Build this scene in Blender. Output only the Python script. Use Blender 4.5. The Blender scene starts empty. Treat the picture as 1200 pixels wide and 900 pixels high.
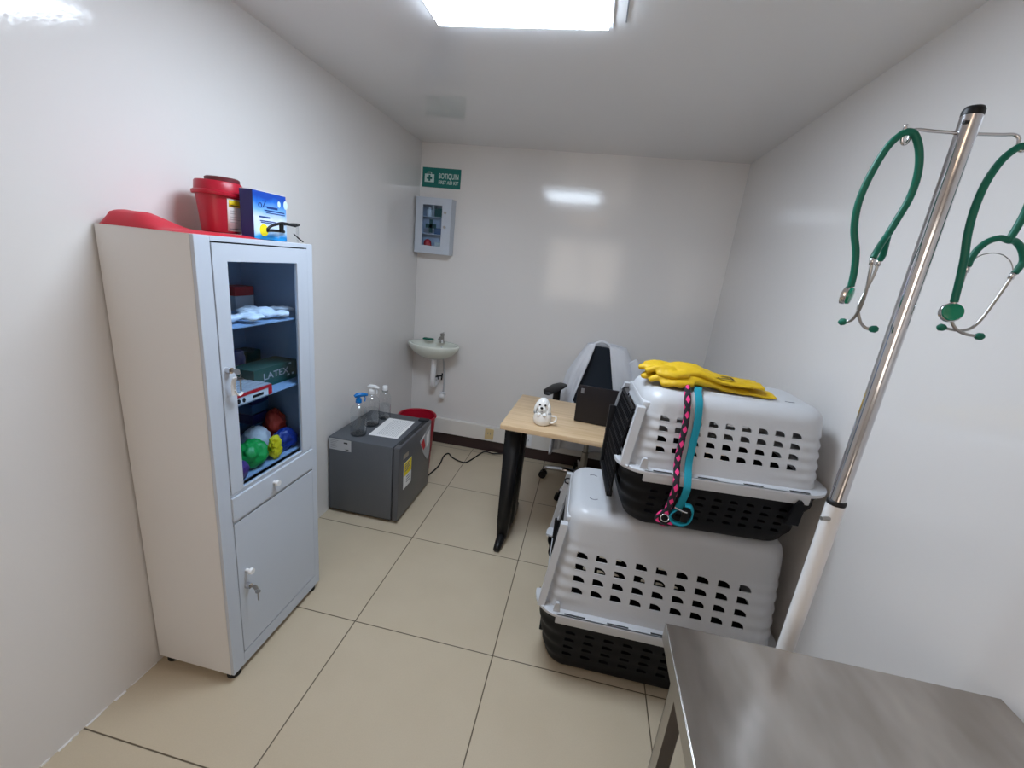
import bpy, bmesh, math, random
from mathutils import Vector, Matrix, noise
random.seed(7)
PI = math.pi
SC = bpy.context.scene
COL = SC.collection

# ------------------------------------------------------------------ room and camera
XL, XR, YB, YF, ZC = -1.343, 0.859, 3.2246, -1.75, 2.2717
CAMH = 1.5263
R_ = Vector((0.9772595, 0.1849190, 0.1037730))
U_ = Vector((-0.1490726, 0.2510974, 0.9564138))
F_ = Vector((-0.1508019, 0.9501342, -0.2729537))
FPX = 504.558
cam = bpy.data.cameras.new('camera'); co = bpy.data.objects.new('camera', cam); COL.objects.link(co)
co.matrix_world = Matrix(((R_.x, U_.x, -F_.x, 0), (R_.y, U_.y, -F_.y, 0), (R_.z, U_.z, -F_.z, CAMH), (0, 0, 0, 1)))
cam.sensor_width = 36; cam.lens = FPX / 1200 * 36; cam.clip_start = .02
SC.camera = co
def at(px, py, y):                      # where the sight line of a pixel meets the plane at depth y
    d = R_ * ((px - 600) / FPX) - U_ * ((py - 450) / FPX) + F_
    return Vector((0, 0, CAMH)) + d * (y / d.y)

# ------------------------------------------------------------------ materials
def srgb(r, g, b):
    f = lambda c: c / 12.92 if c <= .04045 else ((c + .055) / 1.055) ** 2.4
    return (f(r / 255), f(g / 255), f(b / 255), 1)
def mat(name, col, rough=.5, metal=0, bump=0, bscale=40, spec=.5, coat=0, var=0, vscale=3, emit=None, alpha=None, trans=0, sub=0):
    m = bpy.data.materials.new(name); m.use_nodes = True
    nt = m.node_tree; b = nt.nodes['Principled BSDF']
    b.inputs['Base Color'].default_value = col; b.inputs['Roughness'].default_value = rough
    b.inputs['Metallic'].default_value = metal; b.inputs['Specular IOR Level'].default_value = spec
    b.inputs['Coat Weight'].default_value = coat; b.inputs['Transmission Weight'].default_value = trans
    if sub: b.inputs['Subsurface Weight'].default_value = sub; b.inputs['Subsurface Radius'].default_value = (.01, .01, .01)
    tc = nt.nodes.new('ShaderNodeTexCoord')
    if bump:
        n = nt.nodes.new('ShaderNodeTexNoise'); n.inputs['Scale'].default_value = bscale; n.inputs['Detail'].default_value = 3
        nt.links.new(tc.outputs['Object'], n.inputs['Vector'])
        bp = nt.nodes.new('ShaderNodeBump'); bp.inputs['Strength'].default_value = bump; bp.inputs['Distance'].default_value = .01
        nt.links.new(n.outputs['Fac'], bp.inputs['Height']); nt.links.new(bp.outputs['Normal'], b.inputs['Normal'])
    if var:
        n = nt.nodes.new('ShaderNodeTexNoise'); n.inputs['Scale'].default_value = vscale; n.inputs['Detail'].default_value = 5
        nt.links.new(tc.outputs['Object'], n.inputs['Vector'])
        mx = nt.nodes.new('ShaderNodeMix'); mx.data_type = 'RGBA'
        mx.inputs['A'].default_value = tuple(c * (1 - var) for c in col[:3]) + (1,)
        mx.inputs['B'].default_value = tuple(min(1, c * (1 + var)) for c in col[:3]) + (1,)
        nt.links.new(n.outputs['Fac'], mx.inputs['Factor']); nt.links.new(mx.outputs['Result'], b.inputs['Base Color'])
    if emit:
        b.inputs['Emission Color'].default_value = emit[0]; b.inputs['Emission Strength'].default_value = emit[1]
    return m
def clear(name, tint, refl=1.0, rough=.03, edge=.0, ior=1.45):
    m = bpy.data.materials.new(name); m.use_nodes = True; nt = m.node_tree
    nt.nodes.remove(nt.nodes['Principled BSDF']); out = nt.nodes['Material Output']
    t = nt.nodes.new('ShaderNodeBsdfTransparent'); t.inputs['Color'].default_value = tint
    g = nt.nodes.new('ShaderNodeBsdfGlossy'); g.inputs['Roughness'].default_value = rough
    fr = nt.nodes.new('ShaderNodeFresnel'); fr.inputs['IOR'].default_value = ior
    mu = nt.nodes.new('ShaderNodeMath'); mu.operation = 'MULTIPLY_ADD'; mu.inputs[1].default_value = refl; mu.inputs[2].default_value = edge
    mx = nt.nodes.new('ShaderNodeMixShader')
    mu.use_clamp = True
    nt.links.new(fr.outputs[0], mu.inputs[0]); ge = nt.nodes.new('ShaderNodeNewGeometry'); inv = nt.nodes.new('ShaderNodeMath'); inv.operation = 'SUBTRACT'; inv.inputs[0].default_value = 1
    m2 = nt.nodes.new('ShaderNodeMath'); m2.operation = 'MULTIPLY'          # only the outer face of a wall reflects
    nt.links.new(ge.outputs['Backfacing'], inv.inputs[1]); nt.links.new(mu.outputs[0], m2.inputs[0]); nt.links.new(inv.outputs[0], m2.inputs[1])
    nt.links.new(m2.outputs[0], mx.inputs[0])
    nt.links.new(t.outputs[0], mx.inputs[1]); nt.links.new(g.outputs[0], mx.inputs[2]); nt.links.new(mx.outputs[0], out.inputs[0])
    return m

M = {}
M['wall'] = mat('wall_laminate', srgb(226, 223, 221), .10, bump=.03, bscale=60, spec=.5, var=.012, vscale=2)
M['ceiling'] = mat('ceiling_laminate', srgb(233, 232, 233), .08, bump=.015, bscale=40, spec=.5)
M['dark_trim'] = mat('dark_skirting', srgb(52, 36, 36), .4)
M['white_trim'] = mat('white_trunking', srgb(226, 222, 216), .4)
M['cab'] = mat('cabinet_paint', srgb(224, 223, 223), .35, spec=.45, bump=.015, bscale=160)
M['cab_front'] = mat('cabinet_blue_grey', srgb(194, 202, 214), .35, spec=.45, bump=.015, bscale=160)  # bluer and darker than the cabinet sides; also on the first aid box
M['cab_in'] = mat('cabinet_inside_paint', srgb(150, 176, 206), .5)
M['gap'] = mat('shadow_gap', srgb(40, 44, 50), .7)
M['glass'] = clear('cabinet_glass', (.84, .91, .98, 1), .6, .03, 0)
M['chrome'] = mat('chrome', srgb(205, 205, 208), .12, 1)
M['steel'] = mat('steel', srgb(170, 168, 165), .3, 1)
M['white_pl'] = mat('white_plastic', srgb(232, 233, 235), .35)
M['black_pl'] = mat('black_plastic', srgb(14, 14, 16), .45, spec=.35)
M['black_rub'] = mat('black_rubber', srgb(22, 22, 23), .7)
M['crate'] = mat('crate_grey_plastic', srgb(193, 195, 199), .34, bump=.03, bscale=120)
M['crate_blk'] = mat('crate_black_plastic', srgb(14, 15, 19), .55, spec=.2, bump=.03, bscale=120)
M['crate_door'] = mat('crate_door_grey', srgb(120, 122, 126), .4)
M['red_pl'] = mat('red_plastic', srgb(172, 22, 46), .35, spec=.4)
M['red_dk'] = mat('dark_red_plastic', srgb(92, 16, 30), .45)
M['red_rub'] = mat('red_rubber', srgb(196, 26, 50), .5, bump=.05, bscale=30)
M['yellow'] = mat('yellow_leather', srgb(208, 170, 6), .6, bump=.25, bscale=45, var=.1, vscale=14)
M['ink'] = mat('black_ink', srgb(24, 24, 26), .6)
M['greyink'] = mat('grey_ink', srgb(120, 122, 128), .6)
M['lightink'] = mat('light_grey_ink', srgb(178, 180, 184), .6)
M['paper'] = mat('paper', srgb(236, 236, 236), .7)
M['yellow_ink'] = mat('yellow_ink', srgb(240, 218, 20), .55)
M['blue_ink'] = mat('dark_blue_card', srgb(24, 32, 100), .45)
M['navy_ink'] = mat('navy_ink', srgb(20, 60, 130), .5)
M['red_ink'] = mat('red_ink', srgb(205, 30, 40), .5)
M['fridge'] = mat('fridge_grey', srgb(84, 88, 94), .38, bump=.06, bscale=260)
M['fridge_dk'] = mat('fridge_dark_seal', srgb(34, 36, 40), .6)
M['fridge_door'] = mat('fridge_door_grey', srgb(82, 84, 89), .34)
M['green_tube'] = mat('green_rubber', srgb(0, 104, 84), .42, spec=.4)
M['green_gl'] = mat('green_cap', srgb(0, 136, 104), .2)
M['sign_green'] = mat('sign_green', srgb(0, 112, 104), .4)
M['cross_teal'] = mat('dark_teal_print', srgb(8, 62, 70), .5)
M['sign_white'] = mat('sign_white', srgb(206, 226, 222), .5)
M['ceramic'] = mat('sink_ceramic', srgb(218, 222, 212), .15, spec=.5)
M['white_cer'] = mat('white_ceramic', srgb(240, 238, 234), .18)
M['grey_cer'] = mat('grey_glaze', srgb(140, 142, 140), .3)
M['teal'] = mat('teal_webbing', srgb(0, 136, 156), .75, bump=.2, bscale=300)
M['coat'] = mat('white_cotton', srgb(226, 228, 234), .85, bump=.1, bscale=60)
M['chair_mesh'] = mat('dark_blue_mesh', srgb(26, 36, 48), .75, bump=.3, bscale=500)
M['laptop'] = mat('laptop_dark_lid', srgb(28, 25, 30), .45, spec=.35)
M['bottle'] = clear('clear_bottle', (.94, .955, .965, 1), .9, .06, .06, 1.45)
M['water'] = clear('clear_liquid', (.95, .965, .975, 1), .6, .05, .0, 1.3)
M['blue_pl'] = mat('blue_plastic', srgb(0, 112, 190), .3)
M['lens'] = clear('clear_lens', (.92, .94, .95, 1), 1, .02, .04)
M['skin_y'] = mat('orange_red_plastic', srgb(214, 70, 50), .5)
M['purple'] = mat('purple_plastic', srgb(84, 50, 124), .4)
M['green_pl'] = mat('green_plastic', srgb(20, 160, 70), .4)
M['blue_dk'] = mat('deep_blue_plastic', srgb(24, 50, 130), .4)
M['box_green'] = mat('dark_green_card', srgb(30, 84, 76), .5)
M['box_blue'] = mat('blue_card', srgb(60, 100, 140), .5)
M['cotton'] = mat('cotton_wool', srgb(240, 242, 245), .9, bump=.3, bscale=60)
M['beige'] = mat('beige_plate', srgb(214, 190, 140), .5)
M['lamp_cool'] = mat('lamp_diffuser', (1, 1, 1, 1), .5, emit=((.74, .86, 1.0, 1), 16.0))
M['warm_fill'] = mat('added_warm_fill', (1, 1, 1, 1), .5, emit=((1.0, .68, .42, 1), 1.9))  # glow of the added ceiling fill behind the viewpoint
M['rear_fill'] = mat('glowing_fill_pane', (1, 1, 1, 1), .4, emit=((1.0, .89, .78, 1), 1.6))  # glow of the added rear window, a fill light out of view
M['lamp_frame'] = mat('lamp_frame_white', srgb(225, 226, 230), .4)

def floor_mat():
    m = bpy.data.materials.new('floor_tile'); m.use_nodes = True; nt = m.node_tree; b = nt.nodes['Principled BSDF']
    tc = nt.nodes.new('ShaderNodeTexCoord'); sp = nt.nodes.new('ShaderNodeSeparateXYZ'); nt.links.new(tc.outputs['Object'], sp.inputs[0])
    def math_(op, a, bv=None):
        n = nt.nodes.new('ShaderNodeMath'); n.operation = op
        for i, v in enumerate((a, bv)):
            if v is None: continue
            if isinstance(v, (int, float)): n.inputs[i].default_value = v
            else: nt.links.new(v, n.inputs[i])
        return n.outputs[0]
    ds = []
    for ax, o in (('X', -.774), ('Y', 1.3565)):
        s = math_('ADD', sp.outputs[ax], -o + 60 * .6)
        fr = math_('MODULO', s, .6)
        d = math_('MINIMUM', fr, math_('SUBTRACT', .6, fr)); ds.append(d)
    d = math_('MINIMUM', ds[0], ds[1])
    g = nt.nodes.new('ShaderNodeMapRange'); g.inputs['From Min'].default_value = .0014; g.inputs['From Max'].default_value = .0030
    nt.links.new(d, g.inputs['Value'])
    n1 = nt.nodes.new('ShaderNodeTexNoise'); n1.inputs['Scale'].default_value = 5; n1.inputs['Detail'].default_value = 6; nt.links.new(tc.outputs['Object'], n1.inputs['Vector'])
    n2 = nt.nodes.new('ShaderNodeTexNoise'); n2.inputs['Scale'].default_value = 260; nt.links.new(tc.outputs['Object'], n2.inputs['Vector'])
    cr = nt.nodes.new('ShaderNodeMix'); cr.data_type = 'RGBA'; cr.inputs['A'].default_value = srgb(196, 181, 156); cr.inputs['B'].default_value = srgb(208, 194, 170)
    nt.links.new(n1.outputs['Fac'], cr.inputs['Factor'])
    c2 = nt.nodes.new('ShaderNodeMix'); c2.data_type = 'RGBA'; c2.blend_type = 'MULTIPLY'; c2.inputs['Factor'].default_value = .12
    nt.links.new(cr.outputs['Result'], c2.inputs['A']); nt.links.new(n2.outputs['Fac'], c2.inputs['B'])
    mx = nt.nodes.new('ShaderNodeMix'); mx.data_type = 'RGBA'; mx.inputs['A'].default_value = srgb(92, 80, 64)
    nt.links.new(g.outputs['Result'], mx.inputs['Factor']); nt.links.new(c2.outputs['Result'], mx.inputs['B'])
    nt.links.new(mx.outputs['Result'], b.inputs['Base Color'])
    b.inputs['Roughness'].default_value = .33; b.inputs['Specular IOR Level'].default_value = .4
    bp = nt.nodes.new('ShaderNodeBump'); bp.inputs['Strength'].default_value = .4; bp.inputs['Distance'].default_value = .002
    nt.links.new(g.outputs['Result'], bp.inputs['Height']); nt.links.new(bp.outputs['Normal'], b.inputs['Normal'])
    return m
M['floor'] = floor_mat()

def steel_top_mat():
    m = mat('brushed_steel_top', srgb(176, 170, 164), .34, 1); nt = m.node_tree; b = nt.nodes['Principled BSDF']
    tc = nt.nodes.new('ShaderNodeTexCoord'); mp = nt.nodes.new('ShaderNodeMapping'); mp.inputs['Scale'].default_value = (6, 2.2, 1)
    mp.inputs['Rotation'].default_value = (0, 0, .5)
    nt.links.new(tc.outputs['Object'], mp.inputs['Vector'])
    n = nt.nodes.new('ShaderNodeTexNoise'); n.inputs['Scale'].default_value = 1.8; n.inputs['Detail'].default_value = 3; n.inputs['Roughness'].default_value = .5
    nt.links.new(mp.outputs[0], n.inputs['Vector'])
    r = nt.nodes.new('ShaderNodeMapRange'); r.inputs['From Min'].default_value = .3; r.inputs['From Max'].default_value = .7
    r.inputs['To Min'].default_value = .19; r.inputs['To Max'].default_value = .27
    nt.links.new(n.outputs['Fac'], r.inputs['Value']); nt.links.new(r.outputs[0], b.inputs['Roughness'])
    cr = nt.nodes.new('ShaderNodeValToRGB'); cr.color_ramp.elements[0].position = .2; cr.color_ramp.elements[0].color = srgb(146, 138, 131)
    cr.color_ramp.elements[1].position = .72; cr.color_ramp.elements[1].color = srgb(196, 189, 182)
    nt.links.new(n.outputs['Fac'], cr.inputs[0]); nt.links.new(cr.outputs[0], b.inputs['Base Color'])
    return m
M['steel_top'] = steel_top_mat()

def wood_mat():
    m = mat('light_oak_melamine', srgb(214, 184, 146), .4); nt = m.node_tree; b = nt.nodes['Principled BSDF']
    tc = nt.nodes.new('ShaderNodeTexCoord'); mp = nt.nodes.new('ShaderNodeMapping'); mp.inputs['Scale'].default_value = (2, 40, 40)
    nt.links.new(tc.outputs['Object'], mp.inputs['Vector'])
    n = nt.nodes.new('ShaderNodeTexNoise'); n.inputs['Scale'].default_value = 1.6; n.inputs['Detail'].default_value = 6
    nt.links.new(mp.outputs[0], n.inputs['Vector'])
    cr = nt.nodes.new('ShaderNodeValToRGB'); cr.color_ramp.elements[0].position = .3; cr.color_ramp.elements[0].color = srgb(200, 168, 128)
    cr.color_ramp.elements[1].position = .7; cr.color_ramp.elements[1].color = srgb(222, 194, 158)
    nt.links.new(n.outputs['Fac'], cr.inputs[0]); nt.links.new(cr.outputs[0], b.inputs['Base Color'])
    return m
M['wood'] = wood_mat()

def rope_mat():
    m = mat('pink_black_braid', srgb(20, 18, 24), .8); nt = m.node_tree; b = nt.nodes['Principled BSDF']
    tc = nt.nodes.new('ShaderNodeTexCoord'); sp = nt.nodes.new('ShaderNodeSeparateXYZ'); nt.links.new(tc.outputs['UV'], sp.inputs[0])
    def mth(op, a, v=None):
        n = nt.nodes.new('ShaderNodeMath'); n.operation = op
        for i, q in enumerate((a, v)):
            if q is None: continue
            if isinstance(q, (int, float)): n.inputs[i].default_value = q
            else: nt.links.new(q, n.inputs[i])
        return n.outputs[0]
    u, v = mth('MULTIPLY', sp.outputs[0], 2.0), mth('MULTIPLY', sp.outputs[1], 21.0)     # u round the rope, v metres along
    a = mth('PINGPONG', mth('ADD', u, v), .5); c = mth('PINGPONG', mth('SUBTRACT', u, v), .5)
    f = mth('GREATER_THAN', mth('MINIMUM', a, c), .24)
    mx = nt.nodes.new('ShaderNodeMix'); mx.data_type = 'RGBA'; mx.inputs['A'].default_value = srgb(22, 20, 30); mx.inputs['B'].default_value = srgb(236, 56, 130)
    nt.links.new(f, mx.inputs['Factor']); nt.links.new(mx.outputs['Result'], b.inputs['Base Color'])
    return m
M['rope'] = rope_mat()

def carton_mat():        # blue and white swirl printed on a mask carton
    m = mat('blue_white_print', srgb(60, 130, 210), .35); nt = m.node_tree; b = nt.nodes['Principled BSDF']
    tc = nt.nodes.new('ShaderNodeTexCoord'); sp = nt.nodes.new('ShaderNodeSeparateXYZ'); nt.links.new(tc.outputs['Generated'], sp.inputs[0])
    n = nt.nodes.new('ShaderNodeTexNoise'); n.inputs['Scale'].default_value = 2.2; n.inputs['Detail'].default_value = 2; n.inputs['Distortion'].default_value = 1
    nt.links.new(tc.outputs['Generated'], n.inputs['Vector'])
    ad = nt.nodes.new('ShaderNodeMath'); ad.operation = 'MULTIPLY_ADD'; ad.inputs[1].default_value = .22
    nt.links.new(n.outputs['Fac'], ad.inputs[0]); nt.links.new(sp.outputs[2], ad.inputs[2])
    cr = nt.nodes.new('ShaderNodeValToRGB'); e = cr.color_ramp.elements
    e[0].position = .18; e[0].color = srgb(24, 150, 226); e[1].position = 1.08; e[1].color = srgb(20, 70, 170)
    for p_, c_ in ((.32, srgb(200, 224, 246)), (.55, srgb(216, 226, 246)), (.72, srgb(120, 178, 236)), (.9, srgb(34, 110, 205))):
        q = e.new(p_); q.color = c_
    nt.links.new(ad.outputs[0], cr.inputs[0]); nt.links.new(cr.outputs[0], b.inputs['Base Color'])
    return m
M['carton'] = carton_mat()

# ------------------------------------------------------------------ mesh builder
class MB:
    def __init__(s): s.bm = bmesh.new(); s.uv = s.bm.loops.layers.uv.new('UVMap')
    def box(s, x0, x1, y0, y1, z0, z1, bev=0, seg=2, rot=None, piv=None):
        vs = [s.bm.verts.new((x, y, z)) for x in (x0, x1) for y in (y0, y1) for z in (z0, z1)]
        fs = [s.bm.faces.new([vs[i] for i in q]) for q in ((0, 1, 3, 2), (4, 6, 7, 5), (0, 4, 5, 1), (2, 3, 7, 6), (0, 2, 6, 4), (1, 5, 7, 3))]
        if bev:
            es = list({e for f in fs for e in f.edges})
            r = bmesh.ops.bevel(s.bm, geom=es, offset=bev, segments=seg, affect='EDGES', profile=.5, clamp_overlap=True)
            vs = list({v for v in vs if v.is_valid} | set(r['verts']))
        if rot is not None:
            bmesh.ops.rotate(s.bm, verts=vs, cent=piv or Vector(((x0 + x1) / 2, (y0 + y1) / 2, (z0 + z1) / 2)), matrix=rot)
        return s
    def rings(s, rings, caps=(True, True), closed=True, uvlen=None):
        rv = [[s.bm.verts.new(p) for p in r] for r in rings]; n = len(rv[0])
        for i in range(len(rv) - 1):
            for k in range(n if closed else n - 1):
                k2 = (k + 1) % n
                f = s.bm.faces.new((rv[i][k], rv[i][k2], rv[i + 1][k2], rv[i + 1][k])); f.smooth = True
                if uvlen:
                    uv = ((k / n, uvlen[i]), ((k + 1) / n, uvlen[i]), ((k + 1) / n, uvlen[i + 1]), (k / n, uvlen[i + 1]))
                    for l, c in zip(f.loops, uv): l[s.uv].uv = c
        if closed and caps[0]: s.bm.faces.new(list(reversed(rv[0])))
        if closed and caps[1]: s.bm.faces.new(rv[-1])
        return s
    def tube(s, pts, rad, n=10, caps=True, flat=1.0, up=None):
        pts = [Vector(p) for p in pts]; m = len(pts)
        rr = rad if isinstance(rad, (list, tuple)) else [rad] * m
        tan = [(pts[min(i + 1, m - 1)] - pts[max(i - 1, 0)]).normalized() for i in range(m)]
        a = Vector(up) if up else (Vector((0, 0, 1)) if abs(tan[0].z) < .9 else Vector((1, 0, 0)))
        rings, L, acc = [], [], 0
        for i in range(m):
            t = tan[i]; a = (a - t * a.dot(t)).normalized(); b = t.cross(a)
            if i: acc += (pts[i] - pts[i - 1]).length
            L.append(acc)
            rings.append([pts[i] + (a * math.cos(2 * PI * k / n) * flat + b * math.sin(2 * PI * k / n)) * rr[i] for k in range(n)])
        return s.rings(rings, (caps, caps), True, L)
    def cyl(s, p0, p1, r0, r1=None, n=24): return s.tube([p0, p1], [r0, r0 if r1 is None else r1], n)
    def lathe(s, prof, c=(0, 0, 0), n=32, caps=(True, True), sx=1, sy=1):
        c = Vector(c)
        return s.rings([[c + Vector((r * sx * math.cos(2 * PI * k / n), r * sy * math.sin(2 * PI * k / n), z)) for k in range(n)] for r, z in prof], caps)
    def ball(s, c, r, n=16, rot=None):
        r = r if isinstance(r, (list, tuple)) else (r, r, r)
        mt = Matrix.Translation(c) @ (rot.to_4x4() if rot else Matrix()) @ Matrix.Diagonal((*r, 1))
        g = bmesh.ops.create_uvsphere(s.bm, u_segments=n, v_segments=max(8, n // 2), radius=1, matrix=mt)
        for v in g['verts']:
            for f in v.link_faces: f.smooth = True
        return s
    def prism(s, poly, fn, d0, d1):                 # poly of 2-D points, fn(u,v,d) -> point
        a = [s.bm.verts.new(fn(u, v, d0)) for u, v in poly]; b = [s.bm.verts.new(fn(u, v, d1)) for u, v in poly]; n = len(a)
        s.bm.faces.new(a); s.bm.faces.new(list(reversed(b)))
        for k in range(n): s.bm.faces.new((a[k], b[k], b[(k + 1) % n], a[(k + 1) % n]))
        return s
    def move(s, mt): bmesh.ops.transform(s.bm, matrix=mt, verts=s.bm.verts); return s
    def mesh(s, name):
        bmesh.ops.recalc_face_normals(s.bm, faces=s.bm.faces); me = bpy.data.meshes.new(name); s.bm.to_mesh(me); s.bm.free(); return me
    def build(s, name, m, parent=None, smooth=None, world=True):
        me = s.mesh(name); return link(name, me, m, parent, smooth, world)
def link(name, me, m, parent=None, smooth=None, world=True):
    me.materials.clear(); me.materials.append(M[m] if isinstance(m, str) else m)
    if smooth:
        for p in me.polygons: p.use_smooth = True
        if smooth < 180: me.set_sharp_from_angle(angle=math.radians(smooth))
    o = bpy.data.objects.new(name, me); COL.objects.link(o)
    if parent is not None:
        if world: me.transform(wm(parent).inverted())
        o.parent = parent
    return o
def wm(o):
    m = o.matrix_basis.copy()
    return (wm(o.parent) @ m) if o.parent else m
def thing(name, label, cat, loc=(0, 0, 0), rz=0, group=None):
    o = bpy.data.objects.new(name, None); COL.objects.link(o); o.location = loc; o.rotation_euler = (0, 0, rz); o.empty_display_size = .05
    return tag(o, label, cat, group)
def tag(o, label, cat, group=None):
    o['label'] = label; o['category'] = cat
    if group: o['group'] = group
    return o
def struct(o): o['kind'] = 'structure'; return o
def baked(o_tmp):
    bpy.context.view_layer.update(); dg = bpy.context.evaluated_depsgraph_get()
    me = bpy.data.meshes.new_from_object(o_tmp.evaluated_get(dg)); bpy.data.objects.remove(o_tmp); return me
def remesh(mb, vox, it=3, fac=.5):
    o = bpy.data.objects.new('tmp', mb.mesh('tmp')); COL.objects.link(o)
    r = o.modifiers.new('r', 'REMESH'); r.mode = 'VOXEL'; r.voxel_size = vox; r.use_smooth_shade = True
    if it: s = o.modifiers.new('s', 'SMOOTH'); s.iterations = it; s.factor = fac
    return baked(o)
def letters(name, text, size, origin, right, up, m, parent=None, ext=.0006, width=None, align='CENTER', bold=0):
    cu = bpy.data.curves.new('t', 'FONT'); cu.body = text; cu.size = size; cu.align_x = align; cu.align_y = 'CENTER'; cu.extrude = ext; cu.offset = bold
    o = bpy.data.objects.new('t', cu); COL.objects.link(o); me = baked(o)
    r = Vector(right).normalized(); u = Vector(up).normalized(); n = r.cross(u)
    sx = 1
    if width:
        xs = [v.co.x for v in me.vertices]; sx = width / (max(xs) - min(xs))
    me.transform(Matrix(((r.x * sx, u.x, n.x, origin[0]), (r.y * sx, u.y, n.y, origin[1]), (r.z * sx, u.z, n.z, origin[2]), (0, 0, 0, 1))))
    return link(name, me, m, parent)
def smooth_path(pts, per=8):
    P = [Vector(p) for p in pts]; out = []
    for i in range(len(P) - 1):
        p0 = P[max(i - 1, 0)]; p1 = P[i]; p2 = P[i + 1]; p3 = P[min(i + 2, len(P) - 1)]
        for k in range(per):
            t = k / per
            out.append(.5 * (2 * p1 + (p2 - p0) * t + (2 * p0 - 5 * p1 + 4 * p2 - p3) * t * t + (3 * p1 - p0 - 3 * p2 + p3) * t ** 3))
    out.append(P[-1]); return out

# ------------------------------------------------------------------ setting
T = .08
struct(MB().box(XL - T, XR + T, YF - T, YB + T, -T, 0).build('floor', 'floor'))
struct(MB().box(XL - T, XR + T, YF - T, YB + T, ZC, ZC + T).build('ceiling', 'ceiling'))
struct(MB().box(XL - T, XL, YF - T, YB + T, 0, ZC).build('wall_left', 'wall'))
struct(MB().box(XR, XR + T, YF - T, YB + T, 0, ZC).build('wall_right', 'wall'))
struct(MB().box(XL, XR, YB, YB + T, 0, ZC).build('wall_back', 'wall'))
struct(MB().box(XL, XR, YF - T, YF, 0, ZC).build('wall_front', 'wall'))
struct(MB().box(XL + .001, XR - .001, YB - .012, YB, .001, .098, .002).build('baseboard_back', 'dark_trim'))
struct(MB().box(XL + .001, XR - .001, YB - .034, YB, .1, .226, .004).build('trim_1', 'white_trim'))
struct(MB().box(-.024, -.02, -.2, 1.612, ZC - .003, ZC + .0005).build('trim_2', 'greyink'))
b = MB()
rr = random.Random(3); y = .55
while y < .98:                                    # chipped white filler at the foot of the left wall
    l = rr.uniform(.012, .05); w = rr.uniform(.002, .0055) * (1.2 if y < .85 else .6)
    b.box(XL, XL + w, y, min(y + l, .99), 0, rr.uniform(.002, .005)); y += l + rr.choice((0, 0, .006, .02))
struct(b.build('trim_3', 'paper'))
# ------------------------------------------------------------------ ceiling light, and an added warm fill panel
def panel(label, x0, x1, y0, y1, m):
    t = thing('ceiling_light', label, 'ceiling light', ((x0 + x1) / 2, (y0 + y1) / 2, ZC), 0, 'ceiling light panels')
    b = MB(); w = .012
    for q in ((x0 - w, x1 + w, y0 - w, y0), (x0 - w, x1 + w, y1, y1 + w), (x0 - w, x0, y0, y1), (x1, x1 + w, y0, y1)): b.box(*q, ZC - .008, ZC - .0005)
    b.build('frame', 'lamp_frame', t)
    MB().box(x0, x1, y0, y1, ZC - .02, ZC - .001).build('diffuser', m, t)
panel('square white ceiling light panel glowing overhead at the top of the photo', -.632, -.074, 1.06, 1.62, 'lamp_cool')
panel('square warm fill light panel added on the ceiling, unseen behind the viewpoint', -.53, .07, -1.2, -.6, 'warm_fill')  # made-up panel out of view, brightens the room with warm light

# added glowing window behind the viewpoint, unseen, fills the room from the rear
w1 = bpy.data.objects.new('fill_window_1', None); COL.objects.link(w1); w1.location = (-.24, YF, 1.0); struct(w1)
b = MB()
for q in ((-.92, -.86, .9, 2.05), (.38, .44, .9, 2.05), (-.86, .38, .9, .96), (-.86, .38, 1.99, 2.05), (-.27, -.21, .96, 1.99)): b.box(q[0], q[1], YF + .0005, YF + .04, q[2], q[3], .003)
b.build('fill_window_frame', 'lamp_frame', w1)
MB().box(-.86, .38, YF + .004, YF + .010, .96, 1.99).build('fill_pane', 'rear_fill', w1)
# ------------------------------------------------------------------ cabinet
CX, CB, CY0, CY1, CZ = -1.03, XL + .006, 1.0, 1.492, 1.508
cab = thing('cabinet', 'tall white metal medicine cabinet with glass door standing against the left wall', 'cabinet', ((CX + CB) / 2, (CY0 + CY1) / 2, 0))
b = MB(); t_ = .003
XE = CX - .0121; b.box(CB, XE, CY0, CY0 + t_, .03, CZ); b.box(CB, XE, CY1 - t_, CY1, .03, CZ)
b.box(CB, XE, CY0 + t_, CY1 - t_, CZ - t_, CZ); b.box(CB, XE, CY0 + t_, CY1 - t_, .03, .045)
b.box(CB, CB + t_, CY0 + t_, CY1 - t_, .045, CZ - t_)
b.build('body', 'cab', cab)
b = MB()                                          # face frame round the openings
f0, f1 = CX - .012, CX
b.box(f0, f1, CY0, CY0 + .050, .03, CZ, .002); b.box(f0, f1, CY1 - .032, CY1, .03, CZ, .002)
b.box(f0, f1, CY0 + .05, CY1 - .032, CZ - .014, CZ, .001); b.box(f0, f1, CY0 + .05, CY1 - .032, .03, .08, .001)
b.box(f0, f1, CY0 + .05, CY1 - .032, .708, .716, .001); b.box(f0, f1, CY0 + .05, CY1 - .032, .612, .618, .001)
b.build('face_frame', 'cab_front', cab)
MB().box(CX - .03, CX - .014, CY0 + .04, CY1 - .025, .06, .70).build('seam_shade', 'gap', cab)  # dark sheet, its colour stands in for shade behind drawer and lower door
b = MB(); b.box(CX - .0135, CX - .0125, CY0 + .04, CY1 - .025, CZ - .03, CZ - .005); b.build('door_gap', 'gap', cab)  # dark strip, shade of the slit above the door put into colour
for z in (.730, .995, 1.245):
    MB().box(CB + .004, CX - .022, CY0 + .004, CY1 - .004, z - .006, z, .001).build('shelf', 'cab_in', cab)
MB().box(CB + .0035, CB + .005, CY0 + .0035, CY1 - .0035, .72, CZ - .004).build('back_lining', 'cab_in', cab)
for y_ in (CY0 + .0035, CY1 - .005): MB().box(CB + .005, CX - .016, y_, y_ + .0015, .71, CZ - .004).build('side_lining', 'cab_in', cab)
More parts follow.
